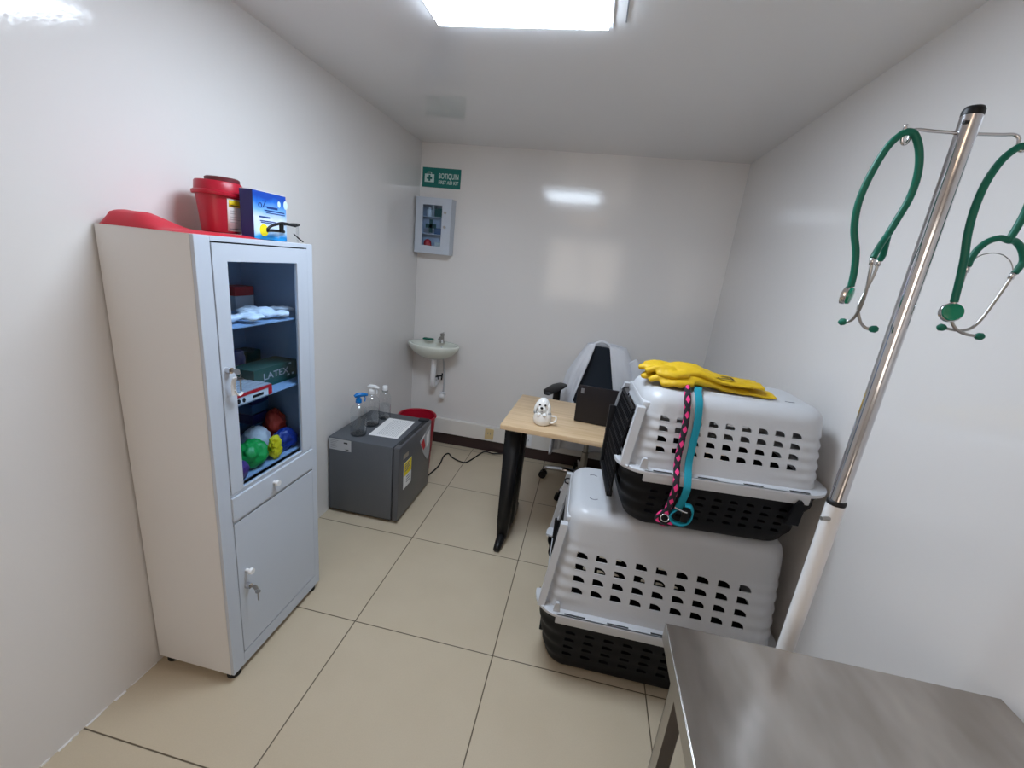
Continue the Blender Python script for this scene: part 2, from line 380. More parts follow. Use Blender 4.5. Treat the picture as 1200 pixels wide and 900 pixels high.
dy0, dy1 = CY0 + .052, CY1 - .034
d = MB(); px0, px1 = CX - .010, CX + .002
gy0, gy1, gz0, gz1 = 1.101, 1.402, .768 - .045, 1.441
gz0 = .722
for q in ((dy0, gy0, .718, CZ - .018), (gy1, dy1, .718, CZ - .018), (gy0, gy1, gz1, CZ - .018), (gy0, gy1, .718 - .0, gz0)):
    d.box(px0, px1, q[0], q[1], q[2], q[3])
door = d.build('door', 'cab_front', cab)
MB().box(CX - .006, CX - .003, gy0 - .006, gy1 + .006, gz0 - .004, gz1 + .006).build('glass_pane', 'glass', door)
def lockset(parent, y, z, tagged):
    b = MB(); b.cyl((CX + .001, y, z), (CX + .016, y, z), .011, .0095); b.build('lock', 'chrome', parent, 40)
    k = MB(); k.box(CX + .012, CX + .030, y - .001, y + .001, z - .004, z + .004)
    k.lathe([(.010, -.0012), (.010, .0012)], (0, 0, 0), 18); kk = k.bm
    bmesh.ops.rotate(kk, verts=[v for v in kk.verts if v.co.x > -.5], cent=(0, 0, 0), matrix=Matrix.Rotation(PI / 2, 3, 'X'))
    for v in kk.verts:
        if v.co.x > -.5: v.co += Vector((CX + .035, y, z))
    k.tube([(CX + .036 + .009 * math.sin(a), y + .003, z - .010 + .009 * math.cos(a)) for a in [i * PI / 8 for i in range(17)]], .001, 6)
    k.lathe([(.009, -.001), (.009, .001)], (CX + .037, y + .008, z - .024), 16)
    k.box(CX + .034, CX + .040, y + .0065, y + .0085, z - .062, z - .026, .0005)
    k.build('key', 'steel', parent, 40)
    if tagged:
        q = MB(); q.tube(smooth_path([(CX + .030, y - .004, z - .018), (CX + .022, y - .003, z - .04), (CX + .020, y, z - .075)]), [.009] * 17, 10, flat=.25, up=(1, 0, 0))
        q.tube(smooth_path([(CX + .020, y, z - .06), (CX + .024, y + .012, z - .078), (CX + .028, y + .024, z - .072)]), .006, 8, flat=.5)
        q.build('key_tag', 'white_pl', parent, 60)
lockset(door, 1.072, 1.128, True)
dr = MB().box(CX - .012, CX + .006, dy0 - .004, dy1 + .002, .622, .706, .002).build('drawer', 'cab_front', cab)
def knob(y, z, parent):
    MB().tube([(CX + .002, y, z), (CX + .014, y, z), (CX + .018, y, z), (CX + .028, y, z)], [.006, .0055, .011, .010], 16).build('knob', 'white_pl', parent, 50)
knob(1.232, .672, dr)
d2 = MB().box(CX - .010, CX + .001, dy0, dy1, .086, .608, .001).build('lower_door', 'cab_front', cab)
knob(1.085, .408, d2); lockset(d2, 1.083, .346, False)
for x in (CB + .03, CX - .03):
    for y in (CY0 + .03, CY1 - .03):
        MB().lathe([(.022, 0), (.022, .012), (.015, .03)], (x, y, 0), 20).build('foot', 'black_rub', cab, 50)

# contents of the cabinet
o = thing('carton', 'red and white carton with a thin red band lying on the middle cabinet shelf', 'box', (-1.12, 1.175, .995))
MB().box(-1.20, -1.047, 1.075, 1.272, .9955, 1.030, .001).build('tray', 'paper', o)
MB().box(-1.0475, -1.0455, 1.075, 1.272, 1.021, 1.031).build('red_band', 'red_ink', o)
MB().box(-1.0475, -1.0455, 1.256, 1.273, .996, 1.021).build('red_corner', 'red_ink', o)
b = MB()
for k in range(7): b.box(-1.19 + k * .021, -1.174 + k * .021, 1.082, 1.268, 1.0305, 1.034 + .0008 * (k % 2), .0006)
b.build('paper_slips', 'lightink', o)
b = MB()
for y0, w in ((1.125, .016), (1.147, .012)): b.prism([(math.cos(a) * w / 2, math.sin(a) * .008) for a in [i * PI / 6 for i in range(12)]], lambda u, v, dd, y0=y0: (dd, y0 + u, 1.008 + v), -1.0472, -1.0458)
b.box(-1.0472, -1.0458, 1.185, 1.232, 1.003, 1.012); b.build('print', 'ink', o)
o = thing('glove_box', 'dark green glove carton with pale lettering at the right of the middle cabinet shelf', 'box', (-1.14, 1.37, .995))
MB().box(-1.20, -1.105, 1.262, 1.484, .9955, 1.068, .001).build('carton_body', 'box_green', o)
letters('lettering', 'LATEX', .034, (-1.1045, 1.37, 1.035), (0, 1, 0), (0, 0, 1), 'lightink', o, width=.13)
b = MB()
for y0, z0 in ((1.43, 1.012), (1.455, 1.013), (1.44, 1.055)): b.box(-1.1055, -1.1042, y0, y0 + .012, z0, z0 + .008)
b.build('print', 'sign_white', o)
tag(MB().lathe([(.026, 0), (.030, .004), (.030, .085), (.026, .092), (.026, .105), (.02, .108)], (-1.262, 1.36, .9955), 20).build('jar', 'blue_dk', None, 40), 'dark blue jar at the back of the middle cabinet shelf', 'jar')
tag(MB().box(-1.32, -1.25, 1.40, 1.47, .9955, 1.09, .002).build('carton', 'box_green'), 'dark carton standing at the back right of the middle cabinet shelf', 'box')
o = thing('medicine_box', 'small white medicine box with red upper half on the top cabinet shelf', 'box', (-1.29, 1.42, 1.245))
MB().box(-1.322, -1.262, 1.375, 1.465, 1.2455, 1.30, .001).build('lower_half', 'paper', o)
MB().box(-1.3225, -1.2615, 1.3745, 1.4655, 1.3005, 1.333, .001).build('upper_half', 'red_ink', o)
b = MB(); rr = random.Random(5)
for k in range(34):
    b.ball((rr.uniform(-1.20, -1.065), rr.uniform(1.04, 1.44), 1.262 + rr.uniform(-.004, .008)), (rr.uniform(.018, .03), rr.uniform(.02, .05), rr.uniform(.008, .016)), 10, Matrix.Rotation(rr.uniform(0, 3), 3, 'Z'))
me = remesh(b, .006, 2)
for v in me.vertices:
    v.co += v.normal * .004 * noise.noise(v.co * 90)
    v.co.z = max(v.co.z, 1.2458)
tag(link('cotton_wool', me, 'cotton', smooth=180), 'crumpled white cotton packs spread along the top cabinet shelf', 'cotton')
for k in range(5):
    tag(MB().box(-1.31, -1.21, 1.36, 1.45, .7305 + k * .041, .7305 + k * .041 + .038, .002).build('blue_carton', 'box_blue' if k % 2 else 'blue_ink'),
        ('blue carton at back left of bottom cabinet shelf, ' + ('lowest of its stack', 'second from bottom', 'middle of its stack', 'second from top', 'topmost of its stack')[k]), 'box', 'blue cartons stacked in the cabinet')
def lump(name, label, cat, m, c, r, n=18, amp=.011, fr=30):
    b = MB().ball(c, r, 56); me = b.mesh(name)
    for v in me.vertices:
        v.co += v.normal * amp * (noise.noise(v.co * fr) + .6 * noise.noise(v.co * fr * 2.6)); v.co.z = max(v.co.z, .7304)
    return tag(link(name, me, m, smooth=180), label, cat)
lump('purple_ball', 'purple rounded item at the front left corner of the bottom cabinet shelf', 'ball', 'purple', (-1.068, 1.122, .764), (.030, .040, .034), amp=.003)
lump('green_pouch', 'bright green plastic pouch on the bottom cabinet shelf beside the purple ball', 'pouch', 'green_pl', (-1.100, 1.218, .776), (.05, .058, .046))
lump('yellow_packet', 'yellow packet on the bottom cabinet shelf right of the green pouch', 'packet', 'yellow_ink', (-1.066, 1.298, .775), (.020, .028, .045))
lump('clear_bag', 'whitish plastic bag behind the yellow packet on the bottom cabinet shelf', 'bag', 'cab', (-1.165, 1.325, .778), (.045, .05, .050), amp=.01)
lump('blue_pouch', 'dark blue pouch at the right of the bottom cabinet shelf', 'pouch', 'blue_dk', (-1.092, 1.380, .770), (.033, .057, .045))
lump('orange_bag', 'orange-red bag at the far right back of the bottom cabinet shelf', 'bag', 'skin_y', (-1.175, 1.435, .795), (.035, .045, .066))

# ------------------------------------------------------------------ on top of the cabinet
b = MB(); top = CZ
xs = [i / 30 for i in range(31)]; ys = [i / 24 for i in range(25)]
def bag_h(u, v):
    e = min(1, min(u, 1 - u) * 9) ** .5 * min(1, min(v, 1 - v) * 9) ** .5
    bul = (1 - min(1, max(0, (u - .36) / .30)) ** 1.3) * math.exp(-((v - .12) / .2) ** 2); bul *= 1 - .5 * max(0, (u - .36)) 
    return (.007 + .002 * noise.noise(Vector((u * 5, v * 5, 0)))) * e + .036 * bul * min(1, u * 16) ** .5 * min(1, v * 22 + .05) ** .5
gx = [[Vector((XL + .018 + .27 * u, 1.004 + (.268 + .11 * min(1, max(0, (.62 - u) / .1))) * v, top + .0006 + bag_h(u, v))) for v in ys] for u in xs]
b.rings(gx, closed=False); fl = [[Vector((p.x, p.y, top + .0004)) for p in r] for r in gx]; b.rings(fl, closed=False)
bmesh.ops.remove_doubles(b.bm, verts=b.bm.verts, dist=.0001)
bedges = [e for e in b.bm.edges if len(e.link_faces) == 1]
bmesh.ops.bridge_loops(b.bm, edges=bedges)
tag(b.build('rubber_bag', 'red_rub', None, 60), 'flattened red rubber bag with a bulging end on top of the cabinet', 'bag')
bx, by, bz = -1.225, 1.300, top + .0085
bk = thing('sharps_bucket', 'red plastic sharps bucket with lid and yellow-white label on the cabinet', 'bucket', (bx, by, bz))
MB().lathe([(.052, 0), (.055, .002), (.0655, .118), (.0655, .122)], (bx, by, bz), 40).build('bucket_body', 'red_pl', bk, 50)
MB().lathe([(.074, .112), (.075, .114), (.075, .122), (.068, .126), (.066, .150), (.063, .154), (.02, .156)], (bx, by, bz), 40).build('lid', 'red_pl', bk, 40)
MB().lathe([(.05, .154), (.05, .166), (.046, .169), (.01, .169)], (bx + .004, by + .012, bz), 32, sx=1.0, sy=.95).build('lid_flap', 'red_dk', bk, 40)
def onbucket(a0, a1, z0, z1, off, name, m, parent):
    b = MB(); rows = []
    for i in range(9):
        a = a0 + (a1 - a0) * i / 8; ring = []
        for z, e in ((z0, off), (z1, off), (z1, off - .001), (z0, off - .001)):
            r = .055 + (.0655 - .055) * z / .118 + e; ring.append(Vector((bx + r * math.cos(a), by + r * math.sin(a), bz + z)))
        rows.append(ring)
    b.rings(rows); return b.build(name, m, parent)
a0 = math.atan2(-by, -bx) + .30
lb = onbucket(a0, a0 + .95, .008, .106, .0012, 'label', 'paper', bk)
onbucket(a0 + .07, a0 + .9, .082, .102, .0018, 'label_heading', 'yellow_ink', lb)
b0 = a0
for k, z in enumerate((.0865,)): onbucket(a0 + .15, a0 + .75, z - .0014, z + .0014, .0022, 'print', 'ink', lb)
for k, (z, l) in enumerate(((.070, .35), (.062, .3), (.052, .6), (.044, .6), (.036, .4))): onbucket(a0 + .13, a0 + .13 + l, z - .0008, z + .0008, .0018, 'print', 'lightink', lb)
onbucket(a0 + .08, a0 + .85, .014, .0165, .0018, 'print', 'greyink', lb)
mx0, mx1, my0, my1 = -1.138, -1.09, 1.284, 1.436
mk = thing('mask_carton', 'blue and white disposable supplies carton standing beside the red bucket', 'box', ((mx0 + mx1) / 2, (my0 + my1) / 2, top))
MB().box(mx0, mx1 - .001, my0, my1, top + .0005, top + .150, .001).build('carton_body', 'blue_ink', mk)
MB().box(mx1 - .001, mx1 + .0004, my0, my1, top + .0015, top + .149).build('front_print', 'carton', mk)
MB().box(mx0 + .002, mx1 - .002, my0 + .002, my1 - .002, top + .150, top + .1515).build('top_flap', 'paper', mk)
fr_ = mx1 + .0008
b = MB(); R = .019
b.prism([(R * math.cos(a), R * math.sin(a)) for a in [i * PI / 16 for i in range(32)]], lambda u, v, dd: (dd, my0 + .042 + u, top + .031 + v), fr_ - .0008, fr_ + .0005)
b.build('yellow_badge', 'yellow_ink', mk)
letters('logo', 'o', .034, (fr_, my0 + .030, top + .110), (0, 1, 0), (0, 0, 1), 'navy_ink', mk)
letters('logo', 'Z', .030, (fr_, my0 + .049, top + .112), (0, 1, .15), (0, 0, 1), 'navy_ink', mk)
b = MB()
for y0, w, z, h in ((.06, .05, .104, .007), (.048, .095, .094, .004), (.055, .09, .087, .003), (.024, .048, .072, .005), (.026, .072, .060, .003), (.03, .05, .055, .003)):
    b.box(fr_ - .0006, fr_ + .0003, my0 + y0, my0 + y0 + w, top + z - h / 2, top + z + h / 2)
b.build('print', 'navy_ink', mk)
b = MB()
for yy, zz, s in ((.118, .120, .010), (.150, .121, .014)):
    b.prism([(s * .7 * math.cos(a), s * math.sin(a)) for a in [i * PI / 10 for i in range(20)]], lambda u, v, dd, yy=yy, zz=zz: (dd, my0 + yy + u, top + zz + v), fr_ - .0006, fr_ + .0002)
b.build('print', 'sign_white', mk)
# safety glasses in front of the carton: lenses to the right, arms folded back towards the bucket
gl = thing('safety_glasses', 'black framed clear safety glasses resting in front of the blue carton', 'glasses', (-1.06, 1.42, top))
z0 = top + .001
b = MB(); N = 26
def browl(t, z, e=0): a = -1.35 + 2.7 * t; return Vector((-1.066 + (.026 + e) * math.sin(a) * .9, 1.412 + (.048 + e) * math.cos(a), z))
b.rings([[browl(i / N, top + .002 + .054 * j / 6 + (.006 * math.sin(PI * i / N) if j == 6 else 0), .0) for i in range(N + 1)] for j in range(7)], closed=False)
o_ = b.build('lens', 'lens', gl, 180)
MB().tube([browl(i / N, top + .058 + .006 * math.sin(PI * i / N), .0015) for i in range(N + 1)], .0034, 8).build('brow_bar', 'black_pl', gl, 180)
def armp(p): return smooth_path(p, 6)
MB().tube(armp([browl(1, top + .057), (-1.058, 1.378, top + .060), (-1.056, 1.348, top + .055), (-1.056, 1.318, top + .046), (-1.056, 1.300, top + .034)]), [.0036] * 25, 8, flat=1.3).build('temple', 'black_pl', gl, 180)
MB().tube(armp([browl(0, top + .034), (-1.075, 1.388, top + .034), (-1.066, 1.348, top + .033), (-1.060, 1.318, top + .032), (-1.056, 1.300, top + .030)]), [.0036] * 25, 8, flat=1.3).build('temple', 'black_pl', gl, 180)
MB().box(-1.057, -1.046, 1.356, 1.366, top + .030, top + .058, .001).build('side_shield', 'black_pl', gl)
MB().tube(armp([(-1.050, 1.42, top + .030), (-1.044, 1.435, top + .018), (-1.040, 1.455, top + .006)]), .0022, 8).build('nose_piece', 'black_pl', gl, 180)

# ------------------------------------------------------------------ fridge corner
fx0, fx1, fy0, fy1, fz = XL + .012, -.945, 2.035, 2.525, .478
fr = thing('mini_fridge', 'small dark grey mini fridge on the floor against the left wall', 'fridge', ((fx0 + fx1) / 2, (fy0 + fy1) / 2, 0))
MB().box(fx0, fx1, fy0, fy1, .022, fz, .006).build('body', 'fridge', fr, 40)
MB().box(fx0 + .02, fx1 - .02, fy0 + .02, fy1 - .02, .006, .022).build('base', 'fridge_dk', fr)
MB().box(fx1 - .001, fx1 + .007, fy0 + .008, fy1 - .008, .03, fz - .006).build('seal', 'fridge_dk', fr)
fd = MB().box(fx1 + .006, fx1 + .040, fy0, fy1, .018, fz + .002, .007, 3).build('door', 'fridge_door', fr, 40)
MB().box(fx1 + .012, fx1 + .030, fy0 + .05, fy1 - .05, fz + .0018, fz + .0028).build('grip_groove', 'fridge_dk', fd)
MB().box(fx1 - .03, fx1 + .034, fy1 - .06, fy1 - .02, fz, fz + .012, .003).build('hinge', 'fridge_dk', fr)
for x in (fx0 + .04, fx1 - .02):
    for y in (fy0 + .04, fy1 - .04): MB().lathe([(.015, 0), (.015, .02)], (x, y, 0), 14).build('foot', 'black_rub', fr)
lbx = fx1 + .0405
def sticker(name, m, y0, y1, z0, z1, e=0): return MB().box(lbx - .0005, lbx + .0004 + e, y0, y1, z0, z1).build(name, m, fd)
s_ = sticker('energy_label', 'paper', 2.105, 2.215, .19, .355)
MB().box(lbx, lbx + .0008, 2.107, 2.213, .27, .354).build('label_heading', 'yellow_ink', s_)
b = MB()
for k in range(4): b.box(lbx, lbx + .0012, 2.12, 2.19 - .012 * (k % 2), .338 - k * .014, .344 - k * .014)
for k in range(3): b.box(lbx, lbx + .0008, 2.145, 2.20, .25 - k * .016, .255 - k * .016)
b.build('print', 'greyink', s_)
MB().box(lbx - .0005, lbx + .0006, 2.095, 2.165, .385, .412).build('badge', 'steel', fd)
poly = [(2.335, .40), (2.512, .455), (2.512, .245), (2.475, .215), (2.395, .30)]
p_ = MB().prism(poly, lambda u, v, dd: (dd, u, v), lbx - .0005, lbx + .0005).build('promo_sticker', 'lightink', fd)
b = MB(); b.prism([(2.35, .375), (2.40, .395), (2.43, .33), (2.405, .312)], lambda u, v, dd: (dd, u, v), lbx, lbx + .0009); b.build('print', 'red_ink', p_)
b = MB(); b.prism([(2.44, .40), (2.495, .42), (2.49, .33), (2.45, .31)], lambda u, v, dd: (dd, u, v), lbx, lbx + .0009); b.prism([(2.36, .405), (2.41, .42), (2.41, .41), (2.36, .395)], lambda u, v, dd: (dd, u, v), lbx, lbx + .0009)
b.build('print', 'paper', p_)
sp = MB().box(fx0 + .005, fx0 + .14, fy0 - .0006, fy0 + .0004, .405, .472).build('rating_plate', 'lightink', fr)
b = MB(); b.box(fx0 + .095, fx0 + .118, fy0 - .001, fy0, .449, .458); b.box(fx0 + .105, fx0 + .125, fy0 - .001, fy0, .412, .417)
b.build('print', 'ink', sp)
b = MB()
for k in range(6): b.box(fx0 + .015, fx0 + .062 - .008 * (k % 3), fy0 - .001, fy0, .46 - k * .009, .4625 - k * .009)
b.build('print', 'greyink', sp)
# bottles on the fridge
def bottle(x, y, h, r, label, headm, kind):
    t = thing('spray_bottle' if kind != 'cap' else 'bottle', label, 'bottle', (x, y, fz), 0, 'bottles on the fridge')
    nb = h * .64
    MB().lathe([(r * .9, 0), (r, .004), (r, nb * .74), (r * .92, nb * .84), (r * .5, nb * .96), (.013, nb), (.013, nb + .012)], (x, y, fz + .0005), 28).build('bottle_body', 'bottle', t, 60)
    MB().lathe([(r * .86, .003), (r * .95, .006), (r * .95, nb * .52), (r * .2, nb * .521)], (x, y, fz + .0005), 24).build('liquid', 'water', t, 60)
    MB().lathe([(r * .88, .0), (r * .98, .012), (r * .9, .013)], (x, y, fz + .0006), 24, caps=(True, True)).build('bottle_base', 'lens', t, 60)
    zt = fz + nb
    if kind == 'cap':
        MB().lathe([(.016, .006), (.0165, .008), (.0165, .03), (.012, .036), (.004, .037)], (x, y, zt), 20).build('cap', headm, t, 50)
        MB().lathe([(.019, -.006), (.019, .005)], (x, y, zt), 20).build('collar', 'grey_cer', t, 50)
    else:
        MB().lathe([(.017, .003), (.0175, .005), (.016, .026), (.010, .03)], (x, y, zt), 20).build('collar', headm, t, 50)
        dx, dy = kind
        u = Vector((dx, dy, 0)).normalized(); c = Vector((x, y, zt))
        q = MB(); q.tube([c + u * -.024 + Vector((0, 0, .040)), c + u * -.01 + Vector((0, 0, .047)), c + u * .022 + Vector((0, 0, .048)), c + u * .040 + Vector((0, 0, .045)), c + u * .050 + Vector((0, 0, .044))], [.008, .013, .012, .009, .007], 12)
        q.tube([c + Vector((0, 0, .026)), c + Vector((0, 0, .044))], [.009, .011], 12)
        q.build('spray_head', headm, t, 60)
        MB().tube(smooth_path([c + u * .026 + Vector((0, 0, .042)), c + u * .036 + Vector((0, 0, .026)), c + u * .034 + Vector((0, 0, .006))], 4), .005, 8, flat=.8).build('trigger', headm, t, 60)
    return t
bottle(-1.198, 2.125, .30, .045, 'clear spray bottle with blue trigger head, front bottle on the fridge', 'blue_pl', (.6, .6))
bottle(-1.203, 2.285, .31, .046, 'clear spray bottle with white trigger head behind the blue one', 'white_pl', (1, -.1))
bottle(-1.185, 2.42, .285, .038, 'clear bottle with round white cap, farthest back on the fridge', 'white_pl', 'cap')
pp = thing('paper_sheet', 'white printed form sheet lying flat on top of the fridge', 'paper', (-1.07, 2.29, fz))
rz = math.radians(2); pc = Vector((-1.065, 2.29, 0))
def pr(x, y, z): return Vector((pc.x + x * math.cos(rz) - y * math.sin(rz), pc.y + x * math.sin(rz) + y * math.cos(rz), z))
b = MB(); b.prism([(-.085, -.145), (.088, -.14), (.085, .15), (-.088, .145)], lambda u, v, dd: pr(u, v, dd), fz + .0006, fz + .0012); b.build('sheet', 'paper', pp)
b = MB()
for k in range(11): b.prism([(-.045 + k * .011, -.12), (-.042 + k * .011, -.12), (-.042 + k * .011, .125), (-.045 + k * .011, .125)], lambda u, v, dd: pr(u, v, dd), fz + .001, fz + .0014)
b.build('print', 'lightink', pp)
# red bin behind the fridge
BX, BY = -1.075, 2.70
bn = thing('waste_bin', 'red plastic waste bin on the floor behind the fridge', 'bin', (BX, BY, 0))
MB().lathe([(.095, 0), (.10, .004), (.127, .42), (.124, .42), (.097, .01), (.01, .008)], (BX, BY, .001), 40, caps=(True, True)).build('bin_body', 'red_pl', bn, 60)
b = MB(); b.tube([(BX + .128 * math.cos(a), BY + .128 * math.sin(a), .42) for a in [i * PI / 20 for i in range(41)]], .007, 8); b.build('rim', 'red_pl', bn, 180)
tag(MB().tube(smooth_path([(-.955, 2.60, .006), (-.93, 2.80, .006), (-.95, 2.97, .006), (-.93, 3.03, .006), (-.882, 2.978, .006), (-.82, 2.94, .006), (-.763, 2.933, .006), (-.735, 2.99, .006), (-.711, 3.067, .006), (-.685, 3.155, .006), (-.655, 3.185, .006), (-.60, 3.17, .006), (-.55, 3.187, .010), (-.45, 3.195, .03)]), .005, 8).build('power_cable', 'black_rub', None, 180), 'black power cable wriggling across the floor below the sink', 'cable')
# sink
sx, sy, sz = -1.118, YB, .862
sk = thing('wall_sink', 'small white ceramic washbasin hung on the back wall in the left corner', 'sink', (sx, sy, sz))
def sring(s, z, dep=1.0, n=40, yin=0):
    out = []
    for k in range(n):
        a = 2 * PI * k / n; x = .198 * s * math.cos(a); y = math.sin(a)
        yy = -(.15 + .135 * s * dep * y) if y > 0 else -(.15 + .15 * s * y)
        x *= (1 if y > -.2 else .98)
        out.append(Vector((sx + x, sy + max(yy, -.30) * 1.0 - .002 * (yy > -.002), sz + z)))
    return out
MB().rings([sring(.42, -.105), sring(.62, -.09), sring(.84, -.06), sring(.96, -.03), sring(1.0, -.012), sring(1.0, 0), sring(.97, .004), sring(.86, 0), sring(.80, -.016), sring(.66, -.05), sring(.4, -.068), sring(.1, -.072)]).build('basin', 'ceramic', sk, 60)
b = MB(); b.lathe([(.022, 0), (.02, .006), (.013, .012), (.012, .05), (.016, .056), (.016, .066), (.004, .074)], (sx + .03, sy - .055, sz + .002), 20)
b.tube(smooth_path([(sx + .03, sy - .055, sz + .035), (sx + .03, sy - .10, sz + .045), (sx + .03, sy - .13, sz + .032)], 5), .009, 12)
b.box(sx + .024, sx + .036, sy - .09, sy - .03, sz + .07, sz + .078, .002)
b.build('faucet', 'steel', sk, 50)
MB().tube(smooth_path([(sx - .0, sy - .13, sz - .10), (sx - .0, sy - .13, sz - .20), (sx - .005, sy - .12, sz - .30), (sx - .01, sy - .09, sz - .345), (sx - .005, sy - .05, sz - .33), (sx - .003, sy - .002, sz - .30)]), .021, 14).build('drain_pipe', 'white_pl', sk, 180)
b = MB(); b.tube([(sx + .012, sy - .12, sz - .265), (sx + .042, sy - .06, sz - .265)], .007, 10); b.tube([(sx + .025, sy - .1, sz - .25), (sx + .03, sy - .09, sz - .29)], .005, 8)
b.tube([(sx + .05, sy - .06, sz - .245), (sx + .045, sy - .055, sz - .30)], .006, 8); b.build('pipe_clip', 'black_pl', sk, 60)
MB().tube(smooth_path([(sx + .03, sy - .06, sz - .03), (sx + .05, sy - .05, sz - .15), (sx + .062, sy - .04, sz - .30), (sx + .055, sy - .03, sz - .42)]), .006, 8).build('supply_hose', 'lightink', sk, 180)
b = MB(); b.cyl((sx + .055, sy - .001, sz - .43), (sx + .055, sy - .05, sz - .43), .014); b.ball((sx + .055, sy - .055, sz - .435), (.024, .016, .02)); b.lathe([(.026, 0), (.026, .004)], (0, 0, 0), 4)
for v in b.bm.verts:
    if v.co.x > -.5: v.co += Vector((sx + .055, sy - .04, sz - .41))
b.build('valve', 'white_pl', sk, 50)
so = thing('soap_dish', 'green scrub pad on white dish standing at the back of the sink', 'soap dish', (sx - .075, sy - .06, sz + .005))
MB().lathe([(.03, 0), (.045, .008), (.042, .008), (.028, .003)], (sx - .075, sy - .075, sz + .0055), 24, sy=.6).build('dish', 'white_pl', so, 50)
MB().box(sx - .115, sx - .035, sy - .095, sy - .055, sz + .014, sz + .026, .004).build('scrub_pad', 'green_tube', so, 40)
# first aid sign and box
sgx0, sgx1, sgz0, sgz1 = -1.328, -1.040, 1.979, 2.110
sg = thing('first_aid_sign', 'green first aid sign with white kit symbol on the back wall', 'sign', ((sgx0 + sgx1) / 2, YB, sgz0))
MB().box(sgx0, sgx1, YB - .004, YB, sgz0, sgz1, .0008).build('plate', 'sign_green', sg)
ysg = YB - .0045
letters('lettering', 'BOTIQUIN', .05, (-1.130, ysg, 2.056), (1, 0, 0), (0, 0, 1), 'sign_white', sg, width=.148, bold=.0007)
letters('lettering', 'FIRST AID KIT', .034, (-1.130, ysg, 2.015), (1, 0, 0), (0, 0, 1), 'sign_white', sg, width=.148, bold=.0004)
b = MB(); b.box(-1.31, -1.238, ysg - .0006, ysg + .0006, 2.012, 2.066, .0004)
for q in ((-1.29, -1.286, 2.066, 2.078), (-1.262, -1.258, 2.066, 2.078), (-1.29, -1.258, 2.076, 2.081)): b.box(q[0], q[1], ysg - .0006, ysg + .0006, q[2], q[3])
b.build('kit_symbol', 'sign_white', sg)
b = MB(); b.box(-1.281, -1.267, ysg - .0012, ysg + .0004, 2.019, 2.060); b.box(-1.294, -1.254, ysg - .0012, ysg + .0004, 2.032, 2.047); b.build('cross', 'sign_green', sg)
hx0, hx1, hz0, hz1, hy = -1.331, -1.064, 1.517, 1.900, YB - .095
fa = thing('first_aid_box', 'pale grey metal first aid box with glazed door on the back wall', 'first aid box', ((hx0 + hx1) / 2, YB, hz0))
b = MB(); b.box(hx0, hx1, hy + .012, YB - .001, hz0, hz0 + .002); b.box(hx0, hx1, hy + .012, YB - .001, hz1 - .002, hz1)
b.box(hx0, hx0 + .002, hy + .012, YB - .001, hz0 + .002, hz1 - .002); b.box(hx1 - .002, hx1, hy + .012, YB - .001, hz0 + .002, hz1 - .002); b.box(hx0 + .002, hx1 - .002, YB - .003, YB - .001, hz0 + .002, hz1 - .002)
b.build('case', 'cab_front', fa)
wx0, wx1, wz0, wz1 = -1.277, -1.132, 1.572, 1.851
b = MB()
for q in ((hx0, wx0, hz0, hz1), (wx1, hx1, hz0, hz1), (wx0, wx1, hz0, wz0), (wx0, wx1, wz1, hz1)): b.box(q[0], q[1], hy, hy + .011, q[2], q[3])
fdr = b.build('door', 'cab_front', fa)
MB().box(wx0, wx1, hy + .004, hy + .006, wz0, wz1).build('glass_pane', 'glass', fdr)
cx_, cz_ = -1.212, 1.708
b = MB(); b.box(cx_ - .012, cx_ + .012, hy + .0025, hy + .004, cz_ - .045, cz_ + .045); b.box(cx_ - .04, cx_ + .04, hy + .0025, hy + .004, cz_ - .014, cz_ + .014)
b.build('cross', 'cross_teal', fdr)
for z in (1.805, 1.708):
    b = MB(); b.cyl((-1.108, hy + .001, z), (-1.108, hy - .010, z), .009); b.build('knob', 'steel', fdr, 50)
for z in (1.655, 1.775): MB().box(hx0 + .003, hx1 - .003, hy + .03, YB - .004, z - .003, z).build('shelf', 'cab', fa)
MB().box(-1.212, -1.206, hy + .03, YB - .004, 1.7755, 1.86).build('divider', 'cab', fa)
tag(MB().box(-1.20, -1.14, hy + .04, hy + .07, 1.7755, 1.835, .002).build('dressing_packet', 'box_green'), 'green dressing packet on the upper shelf of the first aid box', 'packet')
tag(MB().lathe([(.02, 0), (.02, .045), (.011, .052), (.011, .06)], (-1.245, hy + .055, 1.7755), 16).build('vial', 'paper', None, 40), 'white little bottle on the upper shelf of the first aid box', 'bottle')
tag(MB().box(-1.20, -1.14, hy + .045, hy + .075, 1.6555, 1.70, .002).build('bandage_box', 'box_blue'), 'blue bandage carton on the middle shelf of the first aid box', 'box')
me = remesh(MB().ball((-1.245, hy + .055, 1.548), (.045, .03, .03)).ball((-1.25, hy + .05, 1.585), (.03, .025, .035)), .006, 3)
for v in me.vertices: v.co.z = max(v.co.z, 1.5195)
tag(link('red_pouch', me, 'red_ink', smooth=180), 'red pouch at the bottom left inside the first aid box', 'pouch')
b = MB().box(-1.19, -1.125, hy + .035, hy + .075, 1.5195, 1.60, .004)
tag(b.build('gauze_pack', 'ceramic'), 'pale gauze pack at the bottom right inside the first aid box', 'packet')
